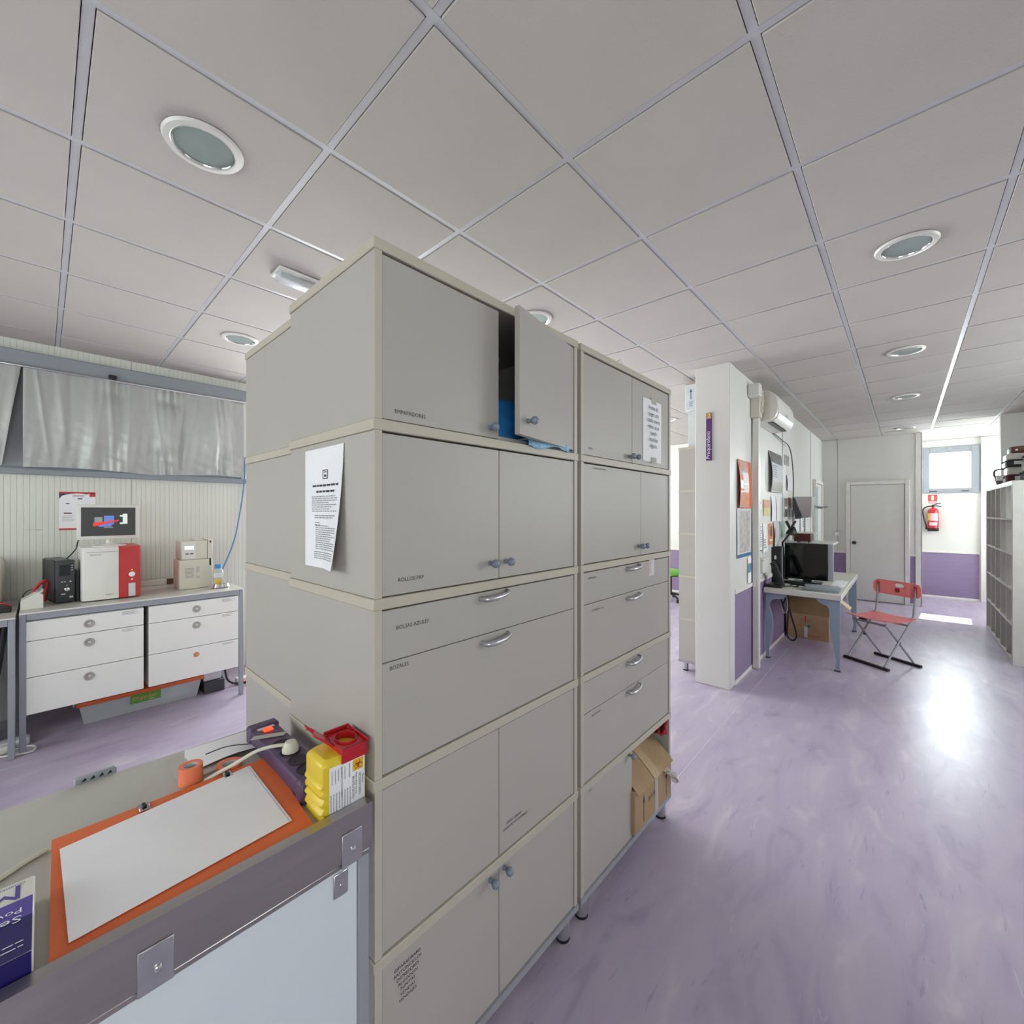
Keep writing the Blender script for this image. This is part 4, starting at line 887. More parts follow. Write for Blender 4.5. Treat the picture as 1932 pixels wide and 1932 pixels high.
# poster behind the monitor
t = thing('wall_poster', 'small white poster with red bands on the ribbed wall', 'poster', (XL + .007, .187, 1.372))
XP = XL + .0075
bx('sheet', PAPER, t, XP - .001, XP, .087, .289, 1.372, 1.671)
m = MB(); rect(m, (XP, .087, 1.671), '+x', .202, .012); rect(m, (XP, .087, 1.386), '+x', .202, .014); rect(m, (XP, .255, 1.664), '+x', .034, .03); m.build('red_print', REDW, t)
m = MB(); a = [(XP + .0004, .087, 1.659), (XP + .0004, .256, 1.659)] + [(XP + .0004, .256 - .169 * k / 10, 1.659 - .058 * (1 - math.cos(1.2 * abs(k / 10 - .4))) * 1.9) for k in range(1, 10)] + [(XP + .0004, .087, 1.615)]; m.add(a, [tuple(range(len(a)))]); m.build('dark_arch_print', DARKGREY, t)
m = MB(); lines(m, (XP, .16, 1.648), '+x', .075, .02, 2, .3); rect(m, (XP, .188, 1.622), '+x', .026, .008); rect(m, (XP, .124, 1.582), '+x', .02, .008); m.build('heading_print', DARKGREY, t)
m = MB(); rect(m, (XP, .112, 1.508), '+x', .045, .009); m.build('red_heading', MAROON, t)
m = MB(); lines(m, (XP, .105, 1.485), '+x', .07, .05, 4, .2); m.build('body_print', GREYINK, t)
o = bx('wall_slot_mark', GREYINK, None, XL + .0062, XL + .0068, -.085, -.005, 1.378, 1.381); tag(o, 'short dark horizontal scratch on the ribbed wall', 'mark')
# storage box under the bench
t = thing('storage_box', 'clear plastic storage box with orange lid under the bench', 'storage box', (-4.5, .525, 0)); n_ = 'xy'
m = MB(); m.add([(-4.70, .20, .001), (-4.31, .20, .001), (-4.31, .86, .001), (-4.70, .86, .001), (-4.72, .175, .135), (-4.29, .175, .135), (-4.29, .885, .135), (-4.72, .885, .135)], [(3, 2, 1, 0), (0, 1, 5, 4), (1, 2, 6, 5), (2, 3, 7, 6), (3, 0, 4, 7), (4, 5, 6, 7)]); m.build('tub', CLEARBOX, t)
bx('lid', ORANGEP, t, -4.735, -4.275, .160, .900, .1352, .165, bev=.006, seg=2); bx('contents', GREYINK, t, -4.66, -4.35, .25, .82, .006, .10)
bx('side_clip', WHITEP, t, -4.56, -4.46, .150, .1595, .09, .165, bev=.003); bx('folded_contents', PAPER2, t, -4.345, -4.33, .60, .80, .03, .11)
lb = MB(); lb.quad((-4.2918, .445, .065), (-4.2918, .625, .065), (-4.2832, .625, .138), (-4.2832, .445, .138)); l_ = lb.build('green_label', M('green_label', '5f9c43', .5), t)
m = MB(); BS = (Vector((0, 1, 0)), Vector((.1, 0, .99)), Vector((1, 0, -.1))); lettering(m, 'Organitel', .036, (-4.2862, .458, .092), basis=BS); m.build('label_name', M('label_orange', 'f0a05a', .5), l_)
m = MB(); lettering(m, 'canto', .014, (-4.2888, .555, .074), basis=BS); m.build('label_word', PAPER, l_)
tag(bx('paper_bundle', PAPER2, None, -4.55, -4.30, .905, 1.03, .10, .23, bev=.004), 'bundle of pale papers wedged right of the storage box', 'paper')
tag(bx('low_crate', DARKGREY, None, -4.6, -4.28, .905, 1.05, 0, .0995, bev=.004), 'low dark crate under the paper bundle', 'crate')
o = MB().tube([(-4.35, 1.06, .236), (-4.34, 1.07, .12), (-4.33, 1.09, .05), (-4.30, 1.14, .02), (-4.30, 1.22, .012), (-4.34, 1.34, .012)], .008, 8, smooth=6).build('black_cable', BLACK); tag(o, 'black cable hanging behind the bench\'s right leg', 'cable')
t = thing('floor_extension', 'white extension lead with a red switch beyond the bench', 'power strip', (-4.32, 1.25, 0)); bx('strip_body', WHITEP, t, -4.38, -4.30, 1.15, 1.42, .0003, .05, bev=.006); bx('switch', LEDO, t, -4.30, -4.298, 1.17, 1.20, .02, .04); MB().tube([(-4.29, 1.16, .006), (-4.22, 1.20, .006), (-4.22, 1.3, .006), (-4.3, 1.4, .006)], .005, 6, smooth=6).build('lead', WHITEP, t)
t = thing('waste_bin', 'dark violet sack stand under the left bench', 'bin', (-4.35, -.42, 0)); m = MB(); m.sheet(lambda u, v: (-4.25 + .02 * math.sin(u * 20) * v, -.75 + .52 * u + .05 * v, .22 + .58 * v), 20, 6, off=(-.15, 0, 0)); m.build('hanging_sack', M('violet_sack', '40344c', .5), t); MB().tube([(-4.24, -.16, .80), (-4.24, -.20, .45), (-4.22, -.25, .20), (-4.2, -.30, .01)], .016, 8, smooth=6).build('black_hose', BLACK, t)
bx('sack_foot', DARKGREY, t, -4.40, -4.25, -.70, -.25, 0, .22)
t = thing('floor_power_strip', 'white power strip with plugs on the floor under the left bench', 'power strip', (-4.2, -.2, 0)); bx('strip_body', PAPER2, t, -4.28, -4.20, -.45, -.055, .0003, .05, bev=.012, seg=2)
bx('switch', LEDO, t, -4.20, -4.197, -.20, -.165, .012, .03); MB().tube([(-4.15, -.25, .008), (-4.08, -.14, .008), (-4.05, -.05, .008), (-4.12, -.03, .008), (-4.17, -.08, .008), (-4.14, -.2, .008), (-4.13, -.4, .008)], .006, 8, smooth=8).build('lead', WHITEP, t); bx('plug', WHITEP, t, -4.196, -4.14, -.19, -.13, .0003, .045, bev=.012, seg=2)

# ------------------------------------------------------------------ column sign, wall unit, conduit
t = thing('room_sign', 'violet projecting room sign with ochre top on the white column', 'sign', (-1.255, 3.90, 1.965))
m = MB(); m.prism([(-1.284, 1.962), (-1.284, 2.378), (-1.240, 2.378), (-1.240, 1.962)], 'xz', 3.921, 3.929); m.build('plate', VIOLETS, t)
bx('ochre_panel', OCHRE, t, -1.284, -1.240, 3.9195, 3.9208, 2.325, 2.378)
m = MB(); UPB = (Vector((0, 0, 1)), Vector((-1, 0, 0)), Vector((0, -1, 0))); lettering(m, '2', .050, (-1.247, 3.919, 2.335), '-y', 'RIGHT'); lettering(m, 'Prequirofano', .046, (-1.252, 3.9205, 1.975), basis=UPB); m.build('sign_lettering', PAPER, t)
t = thing('air_conditioner', 'white wall air conditioner above the pinned papers', 'air conditioner', (-1.0, 5.14, 2.39))
prof = [(-1.097, 2.395), (-.985, 2.395), (-.950, 2.402), (-.918, 2.43), (-.900, 2.475), (-.895, 2.53), (-.905, 2.60), (-.930, 2.655), (-.965, 2.685), (-1.0, 2.692), (-1.097, 2.692)]
m = MB(); m.prism(prof, 'xz', 4.735, 5.545); m.build('housing', WHITEP, t)
m = MB(); m.prism([(-.9485, 2.4005), (-.916, 2.4285), (-.897, 2.475), (-.894, 2.471), (-.912, 2.424), (-.946, 2.396)], 'xz', 4.80, 5.50); m.build('air_flap', WHITEP, t)
bx('air_slot', BLACK, t, -1.0, -.955, 4.83, 5.46, 2.390, 2.3948)
m = MB(); m.prism([(-.8955, 2.478), (-.8935, 2.531), (-.9035, 2.602), (-.9285, 2.657), (-.9315, 2.655), (-.9065, 2.60), (-.8968, 2.53), (-.8975, 2.48)], 'xz', 4.78, 5.50); m.build('front_panel', WHITEP, t)
m = MB(); lettering(m, 'FUJITSU', .03, (-.8945, 5.10, 2.488), '+x'); m.build('maker_badge', DARKGREY, t)
m = MB(); m.box(-1.03, -.96, 4.7335, 4.7348, 2.41, 2.68); m.build('end_cap', CREAMP, t)
t = thing('cable_trunking', 'white vertical cable trunking from the air conditioner to the floor', 'trunking', (-1.07, 4.665, 0)); bx('trunk', WHITEP, t, -1.0875, -1.035, 4.635, 4.70, .004, 2.42, bev=.003); bx('upper_trunk', CREAMP, t, -1.0968, -1.02, 4.60, 4.705, 2.4202, 2.70, bev=.003); bx('junction_box', WHITEP, t, -1.0968, -1.0, 4.50, 4.598, 2.60, 2.72, bev=.006)
MB().tube([(-1.01, 4.62, 2.69), (-1.005, 4.66, 2.62), (-1.012, 4.64, 2.50), (-1.01, 4.68, 2.48), (-1.008, 4.70, 2.60)], .006, 8, smooth=6).build('looped_wire', CREAMP, t)
o = MB().tube([(-1.085, 5.52, 2.394), (-1.07, 5.9, 2.36), (-1.06, 6.30, 2.30), (-1.05, 6.45, 2.0), (-1.075, 6.60, 1.6), (-1.084, 6.645, 1.36), (-1.085, 6.66, 1.15)], .006, 8, smooth=8).build('hanging_cable', DARKGREY); tag(o, 'dark cable hanging from the air conditioner past the photos', 'cable')

# papers pinned to the partition
WX = -1.0965
def pinned(name, label, y0, y1, z0, z1, mat, cat='paper', lift=0.0, prints=(), group='papers pinned on the partition wall', extra=None):
    t = thing(name, label, cat, (WX, (y0 + y1) / 2, z0), group)
    def f(u, v): return (WX + .0015 + lift * (math.sin(math.pi * v) * .5 + v * .5) * (1 - .6 * u), y0 + (y1 - y0) * u, z1 - (z1 - z0) * v)
    MB().sheet(f, 6, 8, off=(.001, 0, 0)).build('sheet', mat, t)
    for (nm, mt, u0, u1, v0, v1, kind) in prints:
        m = MB()
        if kind == 'lines': 
            k = max(2, int((v1 - v0) * (z1 - z0) / .022))
            for i in range(k):
                v = v0 + (v1 - v0) * i / k; ue = u1 - (u1 - u0) * .35 * random.random(); a = [Vector(f(u, w)) + Vector((.0018, 0, 0)) for u, w in ((u0, v), (ue, v), (ue, v + (v1 - v0) / k * .45), (u0, v + (v1 - v0) / k * .45))]; m.quad(*a)
        else:
            m.sheet(lambda u, v: Vector(f(u0 + (u1 - u0) * u, v0 + (v1 - v0) * v)) + Vector((.0018, 0, 0)), 3, 4)
        m.build(nm, mt, t)
    if extra: extra(t, f)
    return t
pinned('sleeved_poster', 'orange poster in a shiny curled sleeve next to the column', 4.15, 4.59, 1.55, 1.985, ORANGE, 'poster', .035, [('sleeve', CLEARFILM, .02, .75, .02, .98, 'b'), ('white_print', PAPER, .25, .72, .25, .62, 'b'), ('body_print', SALMON, .1, .7, .68, .95, 'b')])
pinned('anatomy_chart', 'tall pale chart with a blue bottom band next to the column', 4.14, 4.60, 1.10, 1.545, PAPER2, 'poster', .004, [('blue_band', BLUEPR, 0, 1, .93, 1, 'b'), ('chart_drawing', M('sketch_print', 'b9b3b0', .6, var=.25, scale=22), .15, .9, .05, .9, 'b')])
pinned('narrow_leaflet', 'narrow white leaflet with a teal block under the pale chart', 4.49, 4.612, .84, 1.085, PAPER, 'leaflet', .002, [('teal_block', TEAL, .05, .95, .25, .6, 'b')])
pinned('wall_calendar', 'three-page wall calendar curling off the partition', 5.33, 5.99, 1.735, 2.185, PAPER2, 'calendar', .05, [('top_photo', PHOTOD, .02, .98, .0, .28, 'b'), ('month_grid', GREYINK, .06, .5, .34, .66, 'lines'), ('lower_photo', PHOTO, .02, .98, .72, .97, 'b')])
pinned('small_photo', 'small dark photo right of the wall calendar', 6.17, 6.45, 2.095, 2.225, PAPER2, 'photo', 0, [('picture', PHOTO, .05, .95, .05, .95, 'b')])
pinned('glossy_slip', 'narrow glossy slip beside the white trunking', 4.73, 4.86, 1.70, 1.90, PAPER2, 'paper', .008, [('gloss_print', TEAL, .1, .5, .1, .95, 'b')])
pinned('violet_slip', 'narrow dark violet slip near the trunking', 4.74, 4.90, 1.475, 1.635, M('violet_slip', '8a7f93', .5), 'paper', .003)
pinned('white_slip', 'small white slip beside the violet slip', 4.91, 5.03, 1.535, 1.64, PAPER, 'paper', .006, [('print', GREYINK, .15, .8, .2, .5, 'lines')])
pinned('colour_card', 'orange and yellow colour card among the pinned papers', 5.10, 5.38, 1.475, 1.645, YELLOWPR, 'card', .002, [('orange_half', PEACH, .02, .98, .03, .5, 'b')])
pinned('folded_sheet', 'white sheet folded down the middle under the calendar', 5.45, 5.675, 1.41, 1.69, PAPER, 'paper', .012)
pinned('plain_sheet', 'plain white sheet beside the folded one under the calendar', 5.69, 5.90, 1.41, 1.69, PAPER, 'paper', .010)
pinned('rota_sheet', 'grey ruled rota sheet with dark foot, low on the partition', 4.84, 5.05, 1.10, 1.39, PAPER, 'paper', .004, [('grey_table', GREYINK, .08, .92, .08, .85, 'lines'), ('foot_print', DARKGREY, .05, .9, .92, .97, 'b')])
pinned('torn_slip', 'torn white slip against the rota sheet', 4.745, 4.83, 1.20, 1.385, PAPER, 'paper', .012)
pinned('list_sheet', 'white list sheet right of the rota sheet', 5.07, 5.28, 1.09, 1.392, PAPER, 'paper', .008, [('print', GREYINK, .1, .8, .55, .9, 'lines')])
pinned('brown_flyer', 'orange-brown flyer with dark picture, low on the partition', 5.285, 5.55, 1.155, 1.385, SALMON, 'flyer', .003, [('picture', DARKGREY, .45, .75, .12, .6, 'b'), ('caption', PAPER, .3, .8, .75, .83, 'b')])
pinned('pink_edged_sheet', 'white sheet with pink drawing beside the brown flyer', 5.56, 5.84, 1.085, 1.40, PAPER2, 'paper', .02, [('pink_drawing', PINK, .02, .25, .2, .55, 'b')])
pinned('grey_card', 'pale grey-green card behind the desk lamp', 5.86, 6.20, 1.20, 1.40, MINT, 'card', .002)
pinned('tall_sheet', 'narrow white sheet under the small dark photo', 6.30, 6.62, 1.785, 1.985, PAPER, 'paper', .015)
for i, (y0_, y1_, z0_, z1_, mt, nm) in enumerate(((6.16, 6.33, 1.57, 1.69, PHOTO, 'upper left'), (6.35, 6.55, 1.58, 1.70, PEACH, 'upper middle'), (6.57, 6.78, 1.56, 1.69, PHOTOD, 'upper right'), (6.17, 6.36, 1.44, 1.555, PHOTOD, 'lower left'), (6.38, 6.58, 1.43, 1.56, PHOTO, 'lower middle'), (6.60, 6.80, 1.44, 1.55, PHOTOD, 'lower right'))):
    pinned('snapshot', '%s snapshot of the six-photo cluster on the partition' % nm, y0_, y1_, z0_, z1_, PAPER, 'photo', .003, [('picture', mt, .06, .94, .06, .9, 'b')])
pinned('drawing_sheet', 'white sheet with faint drawing below the steel lamp shade', 6.82, 7.15, 1.19, 1.50, PAPER, 'paper', .004)
pinned('second_drawing', 'second drawing sheet, farther along below the steel lamp shade', 7.25, 7.75, 1.19, 1.50, PAPER, 'paper', .004, [('sketch', GREYINK, .3, .7, .3, .7, 'lines')])
t = thing('soap_dispenser', 'small white box on the wall above the phone', 'dispenser', (-1.06, 4.93, .905)); bx('box', WHITEP, t, -1.0965, -1.025, 4.78, 5.06, .905, 1.03, bev=.012, seg=2); bx('lid', WHITEP, t, -1.0965, -1.02, 4.775, 5.065, 1.0305, 1.05, bev=.008, seg=2)
t = thing('chrome_hook', 'chrome coat bracket sticking out by the far partition door', 'hook', (-1.06, 8.42, 1.57)); bx('hook_plate', CHROME, t, -1.10, -1.09, 8.30, 8.37, 1.56, 1.62); MB().tube([(-1.09, 8.335, 1.60), (-.99, 8.34, 1.59), (-.90, 8.35, 1.595)], .012, 8).tube([(-1.09, 8.335, 1.575), (-.96, 8.34, 1.57)], .008, 8).build('hook_arm', CHROME, t)
t = thing('wall_switch', 'small white switch box on the end wall left of the door', 'switch', (-.89, 9.49, 1.09)); bx('switch_box', WHITEP, t, -.935, -.85, 9.465, 9.5, 1.09, 1.165, bev=.004); bx('rocker', PAPER, t, -.915, -.875, 9.461, 9.4648, 1.105, 1.15, bev=.002)

# ------------------------------------------------------------------ desk group
DZ, DY0, DY1, DX0, DX1 = .732, 5.055, 6.98, -1.085, -.445
t = thing('desk', 'off-white desk with blue-grey arched end panels along the partition', 'desk', (-.765, 6.0, 0))
bx('desk_top', DESKTOP, t, DX0, DX1 + .006, DY0, DY1, DZ - .055, DZ, bev=.004)
arch = [(-1.068, 0), (-1.035, 0), (-1.040, .10), (-1.020, .22), (-1.006, .33), (-1.010, .44), (-1.032, .52), (-1.036, .565), (-1.015, .605), (-.985, .620), (-.925, .625), (-.900, .645), (-.885, .676),
        (-.640, .676), (-.628, .650), (-.600, .630), (-.555, .612), (-.538, .590), (-.530, .50), (-.535, .42), (-.525, .33), (-.500, .22), (-.480, .10), (-.492, 0), (-.452, 0), (-.452, .6765), (-1.068, .6765)]
for y in (DY0 + .025, DY1 - .055):
    MB().prism(arch, 'xz', y, y + .03).build('end_panel', DESKLEG, t)
for x0_, x1_ in ((-1.070, -1.030), (-.496, -.450)):
    for y in (DY0 + .02, DY1 - .06): bx('shoe', DARKGREY, t, x0_, x1_, y, y + .04, 0, .012)
# tv monitor on the desk
t = thing('desk_monitor', 'large black screen with a silver right edge on the desk', 'monitor', (-.79, 5.72, DZ))
bx('panel', BLACK, t, -1.01, -.612, 5.70, 5.745, .765, 1.165, bev=.004); bx('glass', M('black_glass', '07080a', .08), t, -1.0, -.622, 5.697, 5.6998, .775, 1.155); bx('silver_edge', GREYMET, t, -.6118, -.565, 5.70, 5.75, .765, 1.165, bev=.004)
bx('neck', BLACK, t, -.84, -.76, 5.725, 5.765, DZ + .01, .80); bx('foot', BLACK, t, -.93, -.66, 5.64, 5.82, DZ + .0003, DZ + .012, bev=.003)
t = thing('black_speaker', 'tall black speaker with a pale edge left of the desk screen', 'speaker', (-1.04, 5.56, DZ)); bx('case', BLACK, t, -1.082, -1.0, 5.48, 5.63, DZ + .0003, 1.13, bev=.006); bx('pale_edge', GREYMET, t, -.9998, -.993, 5.482, 5.50, .79, 1.125); bx('badge', PAPER2, t, -1.07, -1.05, 5.4785, 5.4798, .99, 1.03)
t = thing('desk_phone', 'black desk phone leaning on its stand at the desk corner', 'phone', (-1.0, 5.16, DZ)); bx('base', BLACK, t, -1.07, -.93, 5.09, 5.27, DZ + .0003, DZ + .03, bev=.005)
m = MB(); m.prism([(-1.035, DZ + .25), (-1.005, DZ + .262), (-.925, DZ + .035), (-.955, DZ + .031)], 'xz', 5.10, 5.22); m.build('handset_stand', BLACK, t)
m = MB(); m.prism([(-1.002, DZ + .245), (-.985, DZ + .235), (-.915, DZ + .05), (-.928, DZ + .045)], 'xz', 5.12, 5.165); m.build('handset', DARKGREY, t)
MB().tube([(-.93, 5.2, DZ + .01), (-.88, 5.3, DZ + .006), (-.85, 5.25, DZ + .006), (-.82, 5.33, DZ + .006), (-.86, 5.42, DZ + .006), (-.9, 5.38, DZ + .006)], .005, 6, smooth=6).build('cord', BLACK, t)
t = thing('keyboard', 'black keyboard pushed askew in front of the desk screen', 'keyboard'); bx('tray', BLACK, t, -.19, .19, -.07, .07, 0, .016, bev=.005, local=True)
m = MB()
for r_ in range(5):
    for c_ in range(14): m.box(-.18 + c_ * .0258, -.18 + c_ * .0258 + .021, -.06 + r_ * .024, -.06 + r_ * .024 + .019, .0162, .021)
m.build('keys', BLACKMATT, t, local=True)['kind'] = 'stuff'; place(t, (-.82, 5.50, DZ + .0003), math.radians(-28))
t = thing('files_pile', 'pile of grey plastic folders at the desk\'s near right corner', 'folder', (-.62, 5.22, DZ))
for i in range(4):
    a = .06 * i; m = MB().box(-.16 + .01 * i, .15, -.12, .12 - .01 * i, DZ + .0005 + .011 * i, DZ + .0095 + .011 * i, bev=.003)
    ca, sa = math.cos(a), math.sin(a); m.v = [(-.615 + x * ca - y * sa, 5.24 + x * sa + y * ca, z) for x, y, z in m.v]; m.build('folder', (GREYMET, DESKLEG, MINT, GREYMET)[i], t)
o = MB().box(-.60, -.49, 5.42, 5.46, DZ + .0003, DZ + .028, bev=.010, seg=2).build('computer_mouse', BLACK); tag(o, 'black mouse beside the grey folders on the desk', 'mouse')
tag(bx('white_papers', PAPER, None, -.58, -.47, 5.6, 6.1, DZ + .0003, DZ + .006), 'white papers along the desk edge past the mouse', 'paper')
# articulated black lamp
t = thing('desk_lamp', 'black articulated desk lamp behind the speaker', 'lamp', (-1.03, 5.85, DZ)); bx('clamp', BLACK, t, -1.07, -1.0, 5.82, 5.90, DZ + .0003, DZ + .05)
MB().tube([(-1.03, 5.86, DZ + .05), (-1.035, 5.80, 1.00), (-1.04, 5.74, 1.16)], .010, 8).build('lower_arm', BLACK, t); MB().tube([(-1.04, 5.74, 1.16), (-1.0, 5.95, 1.26), (-.985, 5.99, 1.30)], .010, 8).build('upper_arm', BLACK, t)
MB().lathe((-.985, 5.99, 1.29), (.25, .2, 1), [(.05, -.05), (.055, -.03), (.04, .02), (.018, .05), (0, .052)], 20).build('lamp_head', BLACK, t); MB().tube([(-1.0, 6.02, 1.33), (-.97, 6.1, 1.40)], .012, 8).tube([(-1.0, 5.95, 1.32), (-1.02, 5.86, 1.40)], .016, 8).build('adjusting_levers', BLACK, t)
# wall shelf with the steel shaded lamp
tag(MB().box(-1.0965, -.62, 6.15, 6.75, 1.122, 1.142, bev=.002).build('wall_shelf', WHITEP), 'white wall shelf above the desk screen', 'shelf')
t = thing('shade_lamp', 'steel-shaded lamp on a dark red-brown box base', 'lamp', (-.91, 6.3, 1.142))
bx('box_base', BROWN, t, -1.0, -.83, 6.18, 6.40, 1.158, 1.255, bev=.004); bx('base_top', WHITEP, t, -1.005, -.78, 6.17, 6.50, 1.2552, 1.264)
for x in (-.97, -.86): bx('base_foot', BLACK, t, x, x + .012, 6.22, 6.36, 1.1423, 1.158)
MB().cyl((-.92, 6.40, 1.264), (-.92, 6.40, 1.45), .010, seg=12).build('stem', GREYMET, t)
m = MB(); m.add([(-1.045, 6.35, 1.705), (-.84, 6.35, 1.70), (-.855, 6.38, 1.45), (-1.02, 6.38, 1.425), (-1.045, 6.62, 1.705), (-.84, 6.62, 1.70), (-.855, 6.58, 1.45), (-1.02, 6.58, 1.425)], [(0, 1, 2, 3), (7, 6, 5, 4), (0, 4, 5, 1), (1, 5, 6, 2), (2, 6, 7, 3), (3, 7, 4, 0)]); m.build('shade', STEEL, t)
m = MB(); m.add([(-1.043, 6.346, 1.70), (-1.02, 6.344, 1.69), (-.945, 6.372, 1.47), (-.96, 6.374, 1.432), (-1.018, 6.376, 1.427)], [(0, 1, 2, 3, 4)]); m.build('shade_fold', DARKGREY, t)
# cardboard box and cables under the desk
t = thing('carton', 'brown carton with red print and open lid under the desk', 'box', (-.86, 6.28, 0))
bx('carton_body', CARD, t, -1.075, -.648, 6.14, 6.45, .0005, .295, bev=.003); m = MB(); m.sheet(lambda u, v: (-1.075 + .427 * u, 6.14 + .02 * v, .295 + .24 * v), 2, 2, off=(0, .005, 0)); m.build('raised_flap', CARD2, t)
m = MB(); m.sheet(lambda u, v: (-.648 + .07 * v - .02 * v * v, 6.145 + .28 * u, .295 + .20 * v), 2, 5, off=(.004, 0, 0)); m.build('side_flap', WOOD, t)
m = MB(); m.sheet(lambda u, v: (-.58 + .12 * v, 6.2 + .2 * u, .49 - .10 * v), 2, 3, off=(0, 0, .005)); m.build('loose_flap', WOOD, t)
m = MB(); arrow_up(m, 6.14, -.875, .18, .10, '-y', .011); m.build('red_arrow', RED, t); m = MB(); lettering(m, 'THIS UP', .03, (-.93, 6.14, .215), '-y'); m.build('handling_print', RED, t); m = MB(); lettering(m, 'CERIUM', .034, (-.85, 6.14, .03), '-y'); m.build('name_print', RED, t)
bx('white_label', PAPER2, t, -.888, -.855, 6.1385, 6.1397, .02, .145); MB().cyl((-.842, 6.1388, .155), (-.842, 6.1397, .155), .017, seg=16).build('blue_dot', BLUEPR, t)
o = MB().tube([(-1.02, 5.45, .676), (-1.0, 5.48, .55), (-.98, 5.50, .45), (-.99, 5.52, .50), (-.96, 5.55, .60), (-.95, 5.56, .66), (-.955, 5.58, .40), (-.97, 5.60, .16), (-.94, 5.62, .095), (-.90, 5.62, .10), (-.885, 5.62, .17), (-.93, 5.60, .36), (-.96, 5.57, .52)], .009, 8, smooth=6).build('black_cable_loop', BLACK); tag(o, 'looped black cables hanging under the desk', 'cable')
o = MB().tube([(-.99, 5.50, .676), (-.955, 5.52, .55), (-.96, 5.54, .42), (-1.0, 5.55, .40), (-1.01, 5.54, .48)], .005, 6, smooth=6).build('white_cable', CREAMP); tag(o, 'thin white cable among the black ones under the desk', 'cable')

# ------------------------------------------------------------------ folding chair
t = thing('folding_chair', 'pink clear-plastic folding chair with grey metal legs by the desk', 'chair')
for s_ in (-1, 1):
    MB().tube([(s_ * .172, -.205, .026), (s_ * .172, .10, .40), (s_ * .172, .150, .462), (s_ * .172, .172, .52), (s_ * .172, .200, .79)], .0095, 10, smooth=4).build('back_leg', GREYMET, t, local=True)
    MB().tube([(s_ * .150, .205, .026), (s_ * .150, -.16, .425)], .0095, 10).build('front_leg', GREYMET, t, local=True)
    MB().lathe((s_ * .166, 0.0, .245), (s_, 0, 0), [(.011, -.016), (.011, .004), (.006, .008), (0, .009)], 12).build('pivot', DARKGREY, t, local=True)
bx('floor_bar', BLACK, t, -.215, .215, -.222, -.188, 0, .026, bev=.005, local=True); bx('floor_bar', BLACK, t, -.215, .215, .188, .222, 0, .026, bev=.005, local=True)
bx('cross_bar', GREYMET, t, -.16, .16, -.17, -.152, .405, .423, local=True); bx('cross_bar', GREYMET, t, -.172, .172, .100, .118, .395, .413, local=True)
m = MB(); m.sheet(lambda u, v: ((u - .5) * .40, -.215 + .385 * v, .452 + .022 * (2 * v - 1) ** 2 - .012 * (1 - (2 * u - 1) ** 2) + (.0 if v < .9 else .0)), 14, 12, off=(0, 0, -.007)); m.build('seat', PINKGLASS, t, local=True)
def rrect(cx, cz, w, h, r, n=6):
    pts = []
    for (sx, sz, a0) in ((1, 1, 0), (-1, 1, 90), (-1, -1, 180), (1, -1, 270)):
        for k in range(n + 1): a = math.radians(a0 + 90 * k / n); pts.append((cx + sx * (w / 2 - r) + r * math.cos(a), cz + sz * (h / 2 - r) + r * math.sin(a)))
    return pts
m = MB(); m.ring(rrect(0, .735, .44, .145, .055), rrect(.015, .765, .085, .038, .0185), 'xz', .203, .211)
m.v = [(x, y - .06 * (x / .22) ** 2 * .4 + .012, z) for x, y, z in m.v]; br = m.build('backrest', PINKGLASS, t, local=True)
for s_ in (-1, 1): bx('post_sleeve', M('red_sleeve', 'a8262a', .4), br, s_ * .172 - .012, s_ * .172 + .012, .188, .200, .672, .785, bev=.003, local=True)
bx('red_badge', M('red_sleeve', 'a8262a', .4), br, -.022, .022, .205, .2135, .695, .735, bev=.003, local=True)
bx('seat_stop', BLACK, t, -.145, -.09, -.10, -.06, .405, .43, local=True)
place(t, (-.175, 5.70, 0), math.radians(-34))

# ------------------------------------------------------------------ pigeon-hole shelf
SX, SY0_, SY1_, SZ = .782, 6.455, 8.325, 1.825
t = thing('pigeonhole_shelf', 'white cube shelf unit with twenty-five holes on the right', 'shelf', (SX + .19, (SY0_ + SY1_) / 2, 0)); XD = SX + .385; fr = .045; dv = .018
SHW = M('shelf_white', 'd5d3cd', .45)
bx('side', SHW, t, SX, XD, SY0_, SY0_ + fr, 0, SZ, bev=.002); bx('side', SHW, t, SX, XD, SY1_ - fr, SY1_, 0, SZ, bev=.002); bx('top', SHW, t, SX, XD, SY0_ + fr + .0004, SY1_ - fr - .0004, SZ - fr, SZ); bx('bottom', SHW, t, SX, XD, SY0_ + fr + .0004, SY1_ - fr - .0004, 0, fr)
cw = (SY1_ - SY0_ - 2 * fr - 4 * dv) / 5; ch = (SZ - 2 * fr - 4 * dv) / 5
for k in range(1, 5):
    z = fr + k * ch + (k - 1) * dv; bx('board', SHW, t, SX + .003, XD - .003, SY0_ + fr + .0004, SY1_ - fr - .0004, z, z + dv)
for k in range(1, 5):
    for r_ in range(5):
        y = SY0_ + fr + k * cw + (k - 1) * dv; z = fr + r_ * (ch + dv); bx('divider', SHW, t, SX + .004, XD - .003, y, y + dv, z + .0004, z + ch - .0004)
cell = lambda c_, r_: (SY0_ + fr + c_ * (cw + dv), fr + r_ * (ch + dv))
ords = ('first', 'second', 'third', 'fourth', 'fifth')
